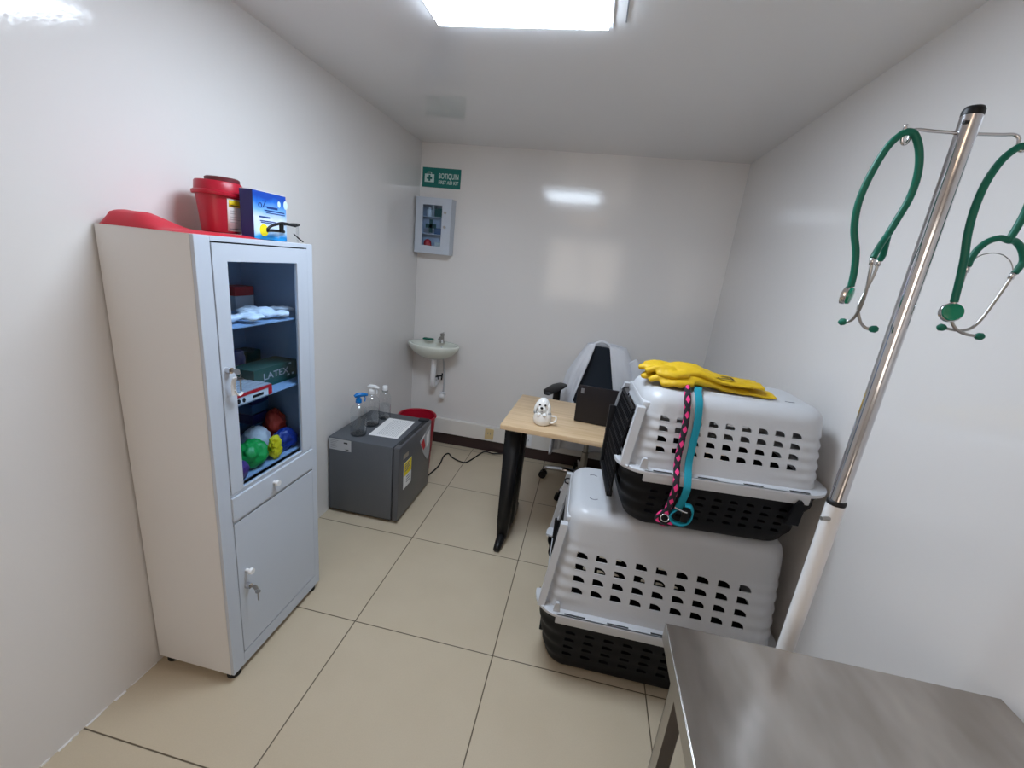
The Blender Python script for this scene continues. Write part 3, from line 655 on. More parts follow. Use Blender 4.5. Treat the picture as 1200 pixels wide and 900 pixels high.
# sockets on the trunking
def socket(x, label, m, dot):
    t = thing('wall_socket', label, 'socket', (x, YB - .034, .16), 0, 'sockets on the trunking')
    yf = YB - .034
    MB().box(x - .036, x + .036, yf - .006, yf, .118, .208, .002).build('plate', m, t)
    b = MB()
    for dx in (-.01, .01): b.box(x + dx - .002, x + dx + .002, yf - .0066, yf - .005, .160, .178)
    b.build('pin_slots', 'greyink', t)
    if dot: MB().lathe([(.013, -.003), (.013, .002), (.006, .004)], (0, 0, 0), 16).move(Matrix.Translation((x - .022, yf - .006, .135)) @ Matrix.Rotation(PI / 2, 4, 'X')).build('red_button', 'red_ink', t, 40)
socket(-.648, 'beige socket plate on the white trunking between sink and desk', 'beige', False)
socket(-.335, 'white socket with red button on the trunking behind the desk', 'white_pl', True)

# ------------------------------------------------------------------ desk
DA = math.radians(-2.2); dz = .74
dk = thing('desk', 'light oak desk with black metal leg standing before the back wall', 'desk', (-.352, 1.985, 0), DA)
mt = wm(dk)
def loc(b): return b.move(mt)
loc(MB().box(0, 1.09, 0, .56, dz - .026, dz, .002)).build('desktop', 'wood', dk, 40)
def desk_leg(x):
    b = MB()
    b.rings([[Vector((x + .045 + sx_ * wx, .105 + sy_ * wy, z)) for sx_, sy_ in ((-1, -1), (1, -1), (1, 1), (-1, 1))] for z, wx, wy in ((.04, .026, .03), (.16, .032, .036), (.713, .040, .042))])
    b.rings([[Vector((x + .062 + sx_ * wx, .20 + sy_ * wy, z)) for sx_, sy_ in ((-1, -1), (1, -1), (1, 1), (-1, 1))] for z, wx, wy in ((.10, .026, .05), (.713, .034, .055))])
    b.box(x + .02, x + .09, .05, .51, .685, .712)
    l = loc(b).build('leg', 'black_pl', dk)
    f = MB(); f.tube([(x + .040, -.005, .020), (x + .041, .03, .024), (x + .044, .10, .05), (x + .045, .2, .05), (x + .045, .40, .03), (x + .045, .50, .018)], [.017, .022, .026, .03, .022, .015], 12)
    loc(f).build('foot', 'black_pl', l, 180)
desk_leg(0.01); desk_leg(.99)
loc(MB().box(.10, 1.0, .26, .28, .62, .714)).build('crossbar', 'black_pl', dk)
# laptop (screen towards the chair)
LA = math.radians(-5); lp = thing('laptop', 'open dark laptop seen from behind its lid on the desk', 'laptop', (.005, 2.215, dz), LA)
mt = wm(lp)
MB().box(0, .34, .01, .235, .001, .018, .004).move(mt).build('base', 'black_pl', lp, 40)
ld = MB().box(0, .34, -.010, .0, .004, .222, .003, rot=Matrix.Rotation(math.radians(12), 3, 'X'), piv=Vector((0, 0, .01))).move(mt).build('lid', 'laptop', lp, 40)
MB().box(.018, .034, -.0115, -.010, .178, .206, rot=Matrix.Rotation(math.radians(12), 3, 'X'), piv=Vector((0, 0, .01))).move(mt).build('logo', 'greyink', ld)
MB().box(.03, .31, .02, .15, .0178, .0185).move(mt).build('keyboard', 'black_rub', lp)
# dog mug
mg = thing('puppy_mug', 'white ceramic mug with puppy head rising out of it on the desk', 'mug', (-.155, 2.085, dz)); c = Vector((-.155, 2.085, dz + .0005))
MB().lathe([(.032, 0), (.042, .006), (.047, .03), (.045, .056), (.042, .064), (.038, .060)], c, 32).build('cup', 'white_cer', mg, 60)
MB().tube(smooth_path([c + Vector((.040, -.005, .050)), c + Vector((.066, -.008, .052)), c + Vector((.070, -.008, .032)), c + Vector((.056, -.007, .016)), c + Vector((.040, -.005, .018))]), .0055, 10).build('handle', 'white_cer', mg, 180)
b = MB().ball(c + Vector((-.004, 0, .102)), (.034, .034, .040)).ball(c + Vector((-.005, -.026, .086)), (.022, .018, .018)).ball(c + Vector((0, 0, .066)), (.036, .036, .02))
h = link('puppy_head', remesh(b, .004, 3), 'white_cer', mg, 180)
for s in (-1, 1):
    MB().ball(c + Vector((s * .034 - .004, -.008, .088)), (.009, .016, .032), 14, Matrix.Rotation(s * -.18, 3, 'Y')).build('ear', 'white_cer', h, 180)
    MB().ball(c + Vector((s * .036 - .003, -.012, .064)), (.009, .013, .010), 12).build('ear_tip', 'grey_cer', h, 180)
    MB().ball(c + Vector((s * .014 - .004, -.031, .111)), (.0055, .004, .0055), 10).build('eye', 'black_pl', h, 180)
    MB().ball(c + Vector((s * .014 - .003, -.040, .062)), (.012, .010, .010), 12).build('paw', 'white_cer', mg, 180)
MB().ball(c + Vector((-.006, -.043, .098)), (.008, .006, .006), 12).build('nose', 'black_pl', h, 180)
MB().ball(c + Vector((-.005, -.041, .080)), (.008, .004, .003), 10).build('mouth', 'grey_cer', h, 180)

# ------------------------------------------------------------------ office chair and coat
cx, cy = .12, 2.885
ch = thing('office_chair', 'black office chair with chrome star base pushed behind the desk', 'chair', (cx, cy, 0))
for k in range(5):
    a = math.radians(170 + 72 * k); u = Vector((math.cos(a), math.sin(a), 0)); c0 = Vector((cx, cy, 0)); R = .285
    arm = MB().tube([c0 + u * .02 + Vector((0, 0, .105)), c0 + u * .15 + Vector((0, 0, .105)), c0 + u * (R - .03) + Vector((0, 0, .088)), c0 + u * R + Vector((0, 0, .075))], [.024, .019, .015, .013], 12).build('base_arm', 'chrome', ch, 180)
    w = Vector((-u.y, u.x, 0)); q = MB(); p = c0 + u * R
    for s in (-1, 1): q.tube([p + w * s * .008 + Vector((0, 0, .029)), p + w * s * .024 + Vector((0, 0, .029))], .028, 18)
    q.tube([p + Vector((0, 0, .03)), p + Vector((0, 0, .075))], .009, 10); q.build('caster', 'black_pl', arm, 40)
MB().lathe([(.035, .07), (.038, .075), (.034, .14), (.028, .15)], (cx, cy, 0), 24).build('hub', 'black_pl', ch, 50)
MB().lathe([(.024, .14), (.024, .28), (.017, .285), (.017, .42)], (cx, cy, 0), 20).build('gas_lift', 'steel', ch, 50)
MB().box(cx - .24, cx + .24, cy - .25, cy + .19, .44, .51, .03, 4).build('seat', 'chair_mesh', ch, 60)
MB().box(cx - .10, cx + .10, cy - .12, cy + .12, .41, .445, .008).build('mechanism', 'black_pl', ch)
yb0 = cy + .165
def backw(z): t = (z - .56) / .46; return .20 - .085 * max(0, t - .35) / .65 if t > .35 else .20
rows = []
for i in range(15):
    t = i / 14; z = .55 + .46 * t; w = .205 if t < .3 else .205 - .115 * ((t - .3) / .7) ** 1.15
    w *= 1 if t < .93 else .93; yo = yb0 + .03 * math.sin(PI * t) + .03 * t
    rows.append([Vector((cx + w * math.cos(a) , yo - .014 * math.sin(a) + .02 * (math.cos(a) ** 2) * -1, z)) for a in [2 * PI * k / 28 for k in range(28)]])
MB().rings(rows).build('backrest', 'chair_mesh', ch, 60)
MB().tube(smooth_path([(cx, cy + .05, .43), (cx, cy + .16, .44), (cx, yb0 + .05, .52), (cx, yb0 + .045, .62)]), .022, 10, flat=1.8).build('back_support', 'black_pl', ch, 180)
for s in (-1, 1):
    q = MB(); x = cx + s * .255
    ar = MB().tube(smooth_path([(cx + s * .18, cy - .03, .43), (x, cy - .03, .45), (x, cy - .03, .56), (x, cy - .03, .725)]), .017, 10, flat=1.5).build('armrest', 'black_pl', ch, 180)
    MB().tube([(x + s * .060, cy - .17, .712), (x + s * .052, cy - .14, .724), (x, cy - .03, .738), (x - s * .03, cy + .04, .738), (x - s * .042, cy + .07, .734)], [.020, .040, .046, .036, .016], 14, flat=.3, up=(0, 0, 1)).build('arm_pad', 'black_pl', ar, 180)
# white lab coat hung over the backrest
def coat():
    b = MB(); rows = []; NZ, NU = 44, 72
    for i in range(NZ + 1):
        t = i / NZ; z = 1.035 - t * .86
        sp = min(1, (t / .16)) ** .6                       # shoulders open out below the collar
        hw = .135 + .085 * min(1, (t / .22)) ** .8 + .055 * min(1, t * 2.2); dp = .03 + .035 * sp; cc = cx + .035
        op = .050 + .20 * max(0, t - .02) if t < .5 else .13 + .16 * (t - .5)     # half width of the opening in front
        if t > .55: op = op + (hw - op) * min(1, (t - .55) / .12) * .96
        op = min(op, hw * .97); row = []
        yc = yb0 + .045
        for k in range(NU + 1):
            s = -1 + 2 * k / NU; a = abs(s); sg = 1 if s >= 0 else -1
            if a < .5:                                       # back
                x = hw * math.sin(a / .5 * PI / 2); y = yc + dp * math.cos(a / .5 * PI / 2) * (1 - .25 * t)
            else:                                            # front flap, from the side to the opening edge
                q = (a - .5) / .5; x = hw + (op - hw) * q; y = yc - (dp + .015) * math.sin(min(1, q * 2.2) * PI / 2)
            fold = .009 * noise.noise(Vector((s * 7, t * 1.6, 1.3))) + .006 * math.sin(s * 38 + t * 5) * min(1, t * 2.4)
            nx = sg * x / max(hw, .01)
            p = Vector((cc + sg * x - .03 * (a > .5) * (2 * a - 1) + nx * fold * 1.5, min(y + (fold if a < .5 else -fold), YB - .04), z - .010 * sp * nx * nx - .02 * noise.noise(Vector((s * 3, 0, 7))) * t - .06 * (abs(x) / .27) ** 2 * (1 - t)))
            row.append(p)
        rows.append(row)
    b.rings(rows, closed=False)
    o = bpy.data.objects.new('tmp', b.mesh('tmp')); COL.objects.link(o)
    m = o.modifiers.new('s', 'SOLIDIFY'); m.thickness = .003; m.offset = 1
    return baked(o)
ct = thing('lab_coat', 'white lab coat draped over the back of the black office chair', 'coat', (cx, yb0, .25))
link('coat_body', coat(), 'coat', ct, 180)
for s in (1,):
    MB().tube(smooth_path([(cx + s * .225, yb0 + .01, .945), (cx + s * .272, yb0 + .0, .87), (cx + s * .290, yb0 - .005, .74), (cx + s * .287, yb0 - .007, .60), (cx + s * .28, yb0 - .005, .50)], 6), [.03 + .012 * min(1, i / 6) + .003 * math.sin(i * 1.7) for i in range(25)], 14, flat=.6, up=(0, 1, 0)).build('sleeve', 'coat', ct, 180)
b = MB()
b.tube(smooth_path([(cx - .085, yb0 - .005, .95), (cx - .06, yb0 + .005, 1.01), (cx - .02, yb0 + .012, 1.045), (cx + .03, yb0 + .012, 1.045), (cx + .07, yb0 + .005, 1.005), (cx + .105, yb0 - .008, .92)], 6), .016, 10, flat=.6)
b.build('collar', 'coat', ct, 180)

# ------------------------------------------------------------------ pet crates
def rrect(a, b_, r, n=14, m=10):
    pts = []
    for qx, qy, a0 in ((1, 1, 0), (-1, 1, 90), (-1, -1, 180), (1, -1, 270)):
        cxx, cyy = qx * (a - r), qy * (b_ - r)
        arc = [(cxx + r * math.cos(math.radians(a0 + 90 * k / n)), cyy + r * math.sin(math.radians(a0 + 90 * k / n))) for k in range(n + 1)]
        pts += arc
        nx = {0: (-(a - r), b_), 90: (-a, -(b_ - r)), 180: ((a - r), -b_), 270: (a, (b_ - r))}[a0]
        p0, p1 = arc[-1], nx
        pts += [(p0[0] + (p1[0] - p0[0]) * k / m, p0[1] + (p1[1] - p0[1]) * k / m) for k in range(1, m)]
    return pts
def cut(mb, thick, cutter, name, m, parent, off=-1):
    o = bpy.data.objects.new('tmp', mb.mesh('tmp')); COL.objects.link(o)
    c_ = bpy.data.objects.new('cut', cutter.mesh('cut')); COL.objects.link(c_)
    s = o.modifiers.new('s', 'SOLIDIFY'); s.thickness = thick; s.offset = off
    q = o.modifiers.new('b', 'BOOLEAN'); q.operation = 'DIFFERENCE'; q.object = c_; q.solver = 'EXACT'; q.use_self = False
    me = baked(o); bpy.data.objects.remove(c_)
    return link(name, me, m, parent, 35, world=False)
def crate(label, location, rz, L, W, H, zr, taper, hx0, pitch, rowz, rows_dz, hw, hh, group, inset):
    t = thing('pet_crate', label, 'pet carrier', location, rz, 'stacked pet carriers')
    a0, b0 = L / 2 - .03, W / 2 - .035
    cutter = MB()
    def hole(x, z, w, h):
        pts = [(x, z), (x, z + h), (x + w * .35, z + h)] + [(x + w * .35 + w * .65 * math.sin(q), z + h * .12 + h * .88 * math.cos(q)) for q in [PI / 2 * k / 6 for k in range(1, 7)]] + [(x + w, z)]
        cutter.prism(pts, lambda u, v, dd: (u, dd, v), -W, W)
    for r_ in range(4):
        for k in range(9): hole(hx0 + k * pitch, rowz + r_ * rows_dz, hw, hh)
    cutter.box(-L, -L / 2 + .10, -W * .27, W * .27, zr + .004, H * .82)
    b = MB(); rings = []
    def sec(z, e=0):
        q = (z - zr) / (H - zr); a, w = a0 - taper * .8 * q, b0 - taper * q; xr = 1.0
        rib = .0026 * (1 - .5 * q) * math.sin((z - zr) / rows_dz * 2 * PI + 1.2) * min(1, q * 8) * (1 if q < .62 else max(0, 1 - (q - .62) * 9))
        P = []
        for x, y in rrect(a + e, w + e, .075 + e):
            f = min(1, max(0, (abs(x) - a + .13) / .05))
            s = 1 + rib * f / max(.12, math.hypot(x, y) * .8)
            P.append(Vector((x * s + (taper * .55 * q * max(0, x) / a), y * s, z)))
        return P
    n = 46; zt = H - .045
    for i in range(n + 1): rings.append(sec(zr - .002 + (zt - zr + .002) * i / n))
    for k in range(1, 9):
        an = PI / 2 * k / 8; rings.append(sec(zt + .045 * math.sin(an), -.045 * (1 - math.cos(an)) * .95))
    base = rings[-1]
    for k in (.88, .76, .64, .52, .40, .28, .16, .06): rings.append([Vector((p.x * k, p.y * k, H)) for p in base])
    b.rings(rings, (False, True))
    shell = cut(b, .004, cutter, 'top_shell', 'crate', t)
    # raised ring of the carrying handle on the roof
    rx, ry = L * .19, W * .20; b = MB()
    b.tube([(rx * math.cos(q) + .01, ry * math.sin(q), H - .0008) for q in [2 * PI * k / 48 for k in range(49)]], .0032, 8); b.build('roof_ring', 'crate', shell, 180, world=False)
    b = MB(); b.tube([(-L * .33 + .03 * k / 6, -W * .16 - .008 * math.sin(PI * k / 6), H - .0005) for k in range(7)], .0022, 6)
    b.tube([(-L * .33 + .03 * k / 6, W * .16 + .008 * math.sin(PI * k / 6), H - .0005) for k in range(7)], .0022, 6)
    b.tube([(L * .27 + .03 * k / 6, -W * .16 - .004 * math.sin(PI * k / 6), H - .0005) for k in range(7)], .0022, 6); b.build('roof_mark', 'greyink', shell, 180, world=False)
    # rim flange with hanging lip
    b = MB(); o1 = rrect(L / 2, W / 2, .10, 14, 24); o2 = rrect(L / 2 + .001, W / 2 + .001, .10, 14, 24); i1 = rrect(a0 - .006, b0 - .006, .07, 14, 24)
    prof = [[Vector((x, y, zr + z)) for (x, y), z in ((i1[k], .003), (o1[k], .003), (o2[k], 0), (o1[k], -.008), (i1[k], -.004))] for k in range(len(o1))]
    gap = [x < -a0 + .02 and abs(y) < W * .28 for x, y in o1]; n_ = len(gap)
    st_ = next(k for k in range(n_) if gap[k - 1] and not gap[k]); order = [(st_ + k) % n_ for k in range(n_)]
    b.rings([prof[k] for k in order if not gap[k]])
    lh = .033
    for s in (-1, 1): b.box(-L / 2 + .085, L / 2 - .085, s * (W / 2 - .004) - .004, s * (W / 2 - .004) + .006, zr - lh, zr + .003, .002)
    rim = b.build('rim', 'crate', t, 35, world=False)
    m_ = int(round((L - .2) / (.137 * L / .86)))
    for k in range(m_):
        x = -L / 2 + .115 + k * (L - .26) / (m_ - 1)
        for s in (-1, 1): MB().box(x, x + .075 * L / .86, s * (W / 2 - .013) - .003, s * (W / 2 - .013) + .003, zr + .0025, zr + .0045).build('slot', 'ink', rim, world=False)
    for sx_ in (-1, 1):
        for sy_ in (-1, 1):
            b = MB(); x = sx_ * (L / 2 - .085); y = sy_ * (W / 2 - .022)
            if sx_ > 0:
                b.rings([[Vector((L / 2 - .115 + u * w, sy_ * (W / 2 + .003 - dd) + v * .006, zr + z)) for u, v in ((-1, -1), (1, -1), (1, 1), (-1, 1))] for z, w, dd in ((-.11, .020, .012), (-.045, .016, .0), (-.026, .010, .0), (-.018, .004, .0))])
                b.build('clip', 'crate_blk', rim, 30, world=False); continue; y = sy_ * (W / 2 - .022)
            b.rings([[Vector((x + u * w, y + v * .006, zr + z)) for u, v in ((-1, -1), (1, -1), (1, 1), (-1, 1))] for z, w in ((.002, .013), (.030, .010), (.040, .005))])
            b.build('latch_fin', 'crate', rim, 30, world=False)
    b = MB()
    for s in (-1, 1):
        for dx, dy in ((.020, .045), (.035, .022)):
            b.ball((-L / 2 + dx, s * (W / 2 - dy), zr + .003), (.0045, .0045, .002), 10)
    b.build('rivets', 'steel', rim, 180, world=False)
    # black tub
    c2 = MB(); cutter = c2; k2 = (zr - lh - .02) / 4 * .62
    for r_ in range(4):
        for k in range(9): hole(hx0 + k * pitch + .004, (zr - lh) * .34 + r_ * k2 * 1.02, hw * .9, hh * .62)
    c2.box(-L, -L / 2 + .10, -W * .27, W * .27, zr * .45, zr + .05)
    b = MB(); rings = []
    def sec2(z, e=0):
        q = 1 - z / zr; a, w = L / 2 - .012 - .055 * q ** 1.1, W / 2 - .012 - .045 * q ** 1.1
        rib = .0028 * math.sin(z / zr * 9 * PI); P = []
        for x, y in rrect(a + e, w + e, .09 + e):
            f = 1.0 if abs(x) > a - .09 else .2; s = 1 + rib * f / max(.15, math.hypot(x, y) * .8); P.append(Vector((x * s, y * s, z)))
        return P
    rb = .05
    base = sec2(0, -rb * .9)
    for k in (.06, .2, .4, .6, .8): rings.append([Vector((p.x * k, p.y * k, 0)) for p in base])
    for k in range(0, 8):
        an = PI / 2 * k / 8; rings.append([Vector((p.x, p.y, rb - rb * math.cos(an))) for p in sec2(rb - rb * math.cos(an), -rb * .9 * (1 - math.sin(an)))])
    for i in range(25): rings.append(sec2(rb + (zr - .008 - rb) * i / 24))
    b.rings(rings, (True, False)); cut(b, .004, c2, 'bottom_tub', 'crate_blk', t)
    # door end: grey collar, wire door
    b = MB(); xe = -L / 2 - .004
    def dpt(z): return -(a0 - taper * .8 * (z - zr) / (H - zr))
    for s in (-1, 1):
        b.rings([[Vector((dpt(z) - .002 + u, s * (W / 2 - .035 - taper * (z - zr) / (H - zr) - .010) + v * .013, z)) for u, v in ((-.016, -1), (.010, -1), (.010, 1), (-.016, 1))] for z in (zr, zr + (H - zr) * .5, H - .06)])
    b.box(dpt(H) - .010, dpt(H) + .02, -W * .30, W * .30, H - .085, H - .045, .006)
    col_ = b.build('door_collar', 'crate', t, 40, world=False)
    for s in (-1, 1):
        b = MB(); b.tube(smooth_path([(dpt(H) - .010, s * W * .30, H - .075), (dpt(H) - .028, s * (W * .30 + .005), H - .082), (dpt(H) - .028, s * (W * .30 + .005), H - .10), (dpt(H) - .012, s * W * .31, H - .105)], 4), .0028, 8)
        b.build('hook', 'crate_blk', col_, 180, world=False)
    dz0, dz1, dw = zr * .30, H * .83, W * .28; tilt = lambda z: -L / 2 + .016 + inset + (taper * .8 * (z - zr) / (H - zr) if z > zr else 0)
    b = MB()
    b.tube([(tilt(z) - .004, dw, z) for z in (zr + .03, zr + (dz1 - zr) * .5, dz1)], .010, 8, flat=1.0)
    door = b.build('door', 'crate_door', t, 50, world=False)
    b = MB(); b.tube([(tilt(dz1) - .002, -dw, dz1), (tilt(dz1) - .002, dw, dz1)], .005, 8)
    b.box(tilt(0) - .016, tilt(0) + .010, dw - .013, dw + .013, dz0, zr + .10, .004)
    b.box(tilt(0) - .014, tilt(0) + .006, -dw, dw, dz0, dz0 + .025, .003); b.build('lower_frame', 'crate_blk', door, 40, world=False)
    b = MB()
    for k in range(13): y = -dw + 2 * dw * k / 12.5; b.tube([(tilt(z) - .002, y, z) for z in (dz0 + .01, zr, dz1 - .005)], .0042, 6)
    for k in range(11): z = dz0 + (dz1 - dz0) * (k + .5) / 11; b.tube([(tilt(z) - .002, -dw, z), (tilt(z) - .002, dw, z)], .0042, 6)
    b.build('wire_grid', 'crate_blk', door, 60, world=False)
    return t
HL, WL = .685, .60
lower = crate('large grey and black pet carrier on the floor beneath the smaller one', (.398, 1.319 + WL / 2, .0005), math.radians(.5), .88, WL, HL, .30, .062, -.312, .0706, .372, .0455, .041, .0245, None, .03)
HU, WU, LU = .485, .47, .685
ua = math.radians(4.0)
uo = Vector((.165, 1.318)) + Vector((math.cos(ua) * LU / 2 - math.sin(ua) * WU / 2, math.sin(ua) * LU / 2 + math.cos(ua) * WU / 2))
ZU = HL + .004
upper = crate('smaller grey and black pet carrier stacked on top, under the yellow gloves', (uo.x, uo.y, ZU), ua, LU, WU, HU, .232, .048, -.225, .0515, .29, .0335, .030, .0185, None, -.004)

# ------------------------------------------------------------------ gloves on the upper crate
UM = wm(upper); ZT = HU + .004       # local height of the roof
def glove(label, x0, y0, z0, lenm, wid, ang, seed, logo):
    b = MB(); rg = random.Random(seed); n = 16
    rows = []
    for i in range(n + 1):
        t = i / n; x = .10 + t * (lenm - .10)
        w = wid * (.5 + .06 * math.sin(t * 5 + seed)) * (1 - .12 * math.exp(-((t - .45) / .2) ** 2)); h = (.020 * (1 - t) + .009 * t) + .007 * math.exp(-((t - .18) / .2) ** 2)
        rows.append([Vector((x, w * math.cos(a), h * math.sin(a) + .022 * math.exp(-((t - .25) / .25) ** 2) + .004)) for a in [2 * PI * k / 24 for k in range(24)]])
    b.rings(rows)
    for k in range(4):
        y = wid * (-.36 + .24 * k); l = (.085, .105, .10, .08)[k]
        b.tube(smooth_path([(.125, y, .022), (.07, y * 1.05, .026), (.115 - l, y * 1.0 + .004 * rg.uniform(-1, 1), .010 + .004 * (k % 2))], 6), [.0165] * 6 + [.0155, .015, .0145, .014, .0135, .0125, .009], 12, flat=.8)
    b.tube(smooth_path([(.17, -wid * .40, .016), (.12, -wid * .56, .014), (.065, -wid * .50, .010)], 5), [.018] * 6 + [.017, .016, .015, .013, .009], 12, flat=.75)
    me = remesh(b, .0045, 4)
    mt = UM @ Matrix.Translation((x0, y0, ZT + z0)) @ Matrix.Rotation(ang, 4, 'Z')
    for v in me.vertices:
        p = v.co; p.z += .0045 * noise.noise(Vector((p.x * 22, p.y * 30, seed))) + .002 * noise.noise(Vector((p.x * 60, p.y * 70, seed)))
        p.z = max(p.z, .0 + .002 * (p.y > 0))
    zs = lambda x, y: max((v.co.z for v in me.vertices if abs(v.co.x - x) < .008 and abs(v.co.y - y) < .008), default=.02)
    t = thing('work_glove', label, 'glove', mt.translation, 0, 'yellow work gloves on the upper crate')
    top_z = [(u, v, zs(u, v)) for u in (lenm * .62, lenm * .72) for v in (-wid * .30, wid * .0)]
    me.transform(mt); link('glove_body', me, 'yellow', t, 180)
    if logo:
        lx0, lx1, ly0, ly1 = lenm * .60, lenm * .76, -wid * .44, -wid * .04
        e = .0065; b = MB(); inv = mt.inverted(); from mathutils.bvhtree import BVHTree
        gm = [inv @ v.co for v in me.vertices]; bv = BVHTree.FromPolygons(gm, [tuple(p.vertices) for p in me.polygons])
        for q in ((lx0, lx1, ly0, ly0 + e), (lx0, lx1, ly1 - e, ly1), (lx0, lx0 + e * 1.8, ly0, ly1), (lx1 - e, lx1, ly0, ly1), (lx0 + .016, lx0 + .021, ly0 + .008, ly1 - .008), (lx0 + .026, lx1 - .010, ly0 + .008, ly0 + .013), (lx0 + .026, lx1 - .010, ly1 - .013, ly1 - .008)):
            nx_, ny_ = max(1, int((q[1] - q[0]) / .004)), max(1, int((q[3] - q[2]) / .004))
            def hit(x, y):
                h_ = bv.ray_cast(Vector((x, y, .3)), Vector((0, 0, -1)))[0]
                return Vector((x, y, (h_.z if h_ else .02) + .0007))
            b.rings([[hit(q[0] + (q[1] - q[0]) * i / nx_, q[2] + (q[3] - q[2]) * k / ny_) for k in range(ny_ + 1)] for i in range(nx_ + 1)], closed=False)
        b.move(mt).build('logo', 'ink', t)
    return t
glove('yellow leather work glove lying flat on the upper crate, lower of the two', -.297, -.035, .0005, .448, .125, math.radians(1), 2, False)
glove('yellow leather work glove with black printed mark, upper of the two', -.308, -.020, .026, .420, .115, math.radians(-2), 5, True)

# leashes hanging down the front of the upper crate
def crate_pt(x, z, out): # local crate coordinates: just outside the front face of the upper shell
    q = max(0, (z - .232) / (HU - .232)); y = -(WU / 2 - .035 - .048 * q) - out
    if z < .25: y = -(WU / 2 + .002) - out
    return UM @ Vector((x, y, z))
def front_y(z, out): return crate_pt(0, z, out)
lx = -.178
rope = [UM @ Vector((lx + .045, -.05, ZT + .006)), UM @ Vector((lx + .036, -.10, ZT + .008)), UM @ Vector((lx + .030, -.125, HU + .008)), crate_pt(lx + .028, HU - .025, .006), crate_pt(lx + .030, .40, .013), crate_pt(lx + .026, .33, .014), crate_pt(lx + .022, .27, .018), crate_pt(lx + .020, .21, .016), crate_pt(lx + .016, .15, .014), crate_pt(lx + .010, .108, .014)]
rl = thing('rope_leash', 'pink and black braided rope leash hanging down the front of the upper crate', 'leash', rope[3])
MB().tube(smooth_path(rope, 8), .0102, 14).build('braided_rope', 'rope', rl, 180)
p = rope[-1]
MB().tube(smooth_path([p + Vector((0, 0, .01)), p + Vector((-.020, -.004, -.006)), p + Vector((-.026, -.006, -.026)), p + Vector((-.008, -.010, -.034)), p + Vector((.018, -.008, -.030)), p + Vector((.030, -.006, -.026))], 6), .0075, 10).build('rope_loop', 'rope', rl, 180)
MB().tube([p + Vector((-.004 + .013 * math.cos(a), -.012 + .004 * math.sin(a), -.012 + .011 * math.sin(a))) for a in [i * PI / 10 for i in range(21)]], .0022, 8).build('metal_ring', 'chrome', rl, 180)
lt = lx + .056
strap = [UM @ Vector((lt + .03, -.05, ZT + .006)), UM @ Vector((lt + .016, -.10, ZT + .009)), UM @ Vector((lt + .008, -.125, HU + .008)), crate_pt(lt + .008, HU - .022, .006), crate_pt(lt + .010, .40, .012), crate_pt(lt + .006, .33, .013), crate_pt(lt + .002, .27, .018), crate_pt(lt - .001, .21, .017), crate_pt(lt - .006, .16, .015), crate_pt(lt - .014, .128, .015)]
st = thing('strap_leash', 'teal webbing strap leash hanging beside the pink and black rope', 'leash', strap[3])
def ribbon(pts, w, th, axis):
    b = MB(); P = smooth_path(pts, 8); ax = Vector(axis).normalized(); rings = []
    for i, p in enumerate(P):
        t = (P[min(i + 1, len(P) - 1)] - P[max(i - 1, 0)]).normalized(); a = (ax - t * ax.dot(t)).normalized(); n = t.cross(a)
        rings.append([p + a * (u * w) + n * (v * th) for u, v in ((-1, -.6), (-.8, -1), (.8, -1), (1, -.6), (1, .6), (.8, 1), (-.8, 1), (-1, .6))])
    return b.rings(rings)
xax = (math.cos(ua), math.sin(ua), 0)
ribbon(strap, .0115, .0022, xax).build('webbing', 'teal', st, 50)
p = strap[-1]
ribbon([p + Vector((0, 0, .004)), p + Vector((-.018, -.004, -.018)), p + Vector((-.010, -.008, -.040)), p + Vector((.018, -.010, -.044)), p + Vector((.040, -.010, -.030)), p + Vector((.046, -.008, -.002)), p + Vector((.036, -.006, .020)), p + Vector((.018, -.004, .022))], .010, .0024, (0.3, 1, .2)).build('webbing_loop', 'teal', st, 50)
MB().box(p.x + .012, p.x + .034, p.y - .016, p.y - .006, p.z - .036, p.z + .010, .003).build('keeper', 'black_pl', st, 40)
MB().tube([p + Vector((-.014, -.014, .012)), p + Vector((.012, -.016, .004)), p + Vector((.026, -.016, .002))], .0032, 8).build('clasp', 'chrome', st, 60)

# ------------------------------------------------------------------ steel table
tx0, tx1, ty0, ty1, tz = .247, .846, -.45, .773, .85
tb = thing('steel_table', 'stainless steel examination table along the right wall in the foreground', 'table', ((tx0 + tx1) / 2, (ty0 + ty1) / 2, 0))
b = MB(); b.box(tx0 + .002, tx1, ty0, ty1, tz - .003, tz, .0008); tp = b.build('top', 'steel_top', tb)
b = MB(); b.box(tx0, tx0 + .002, ty0, ty1, tz - .036, tz + .0006, .0006); b.box(tx0 + .002, tx1, ty1 - .002, ty1, tz - .036, tz - .003); b.box(tx1 - .002, tx1, ty0, ty1 - .002, tz - .036, tz - .003); b.box(tx0 + .002, tx1 - .002, ty0, ty0 + .002, tz - .036, tz - .003)
b.build('apron', 'steel', tb)
for x, sx_ in ((tx0 + .004, 1), (tx1 - .004, -1)):
    for y, sy_ in ((ty1 - .095, -1), (ty0 + .095, 1)):
        b = MB(); b.box(min(x, x + sx_ * .002), max(x, x + sx_ * .002), min(y, y + sy_ * .036), max(y, y + sy_ * .036), .02, tz - .003)
        b.box(min(x, x + sx_ * .038), max(x, x + sx_ * .038), min(y, y + sy_ * .002), max(y, y + sy_ * .002), .02, tz - .003)
        lg = b.build('leg', 'steel', tb)
        MB().lathe([(.02, 0), (.02, .02)], (x + sx_ * .014, y + sy_ * .014, 0), 16).build('foot', 'black_rub', lg)
MB().box(tx0 + .01, tx1 - .01, ty0 + .10, ty1 - .10, .22, .222).build('lower_shelf', 'steel', tb)

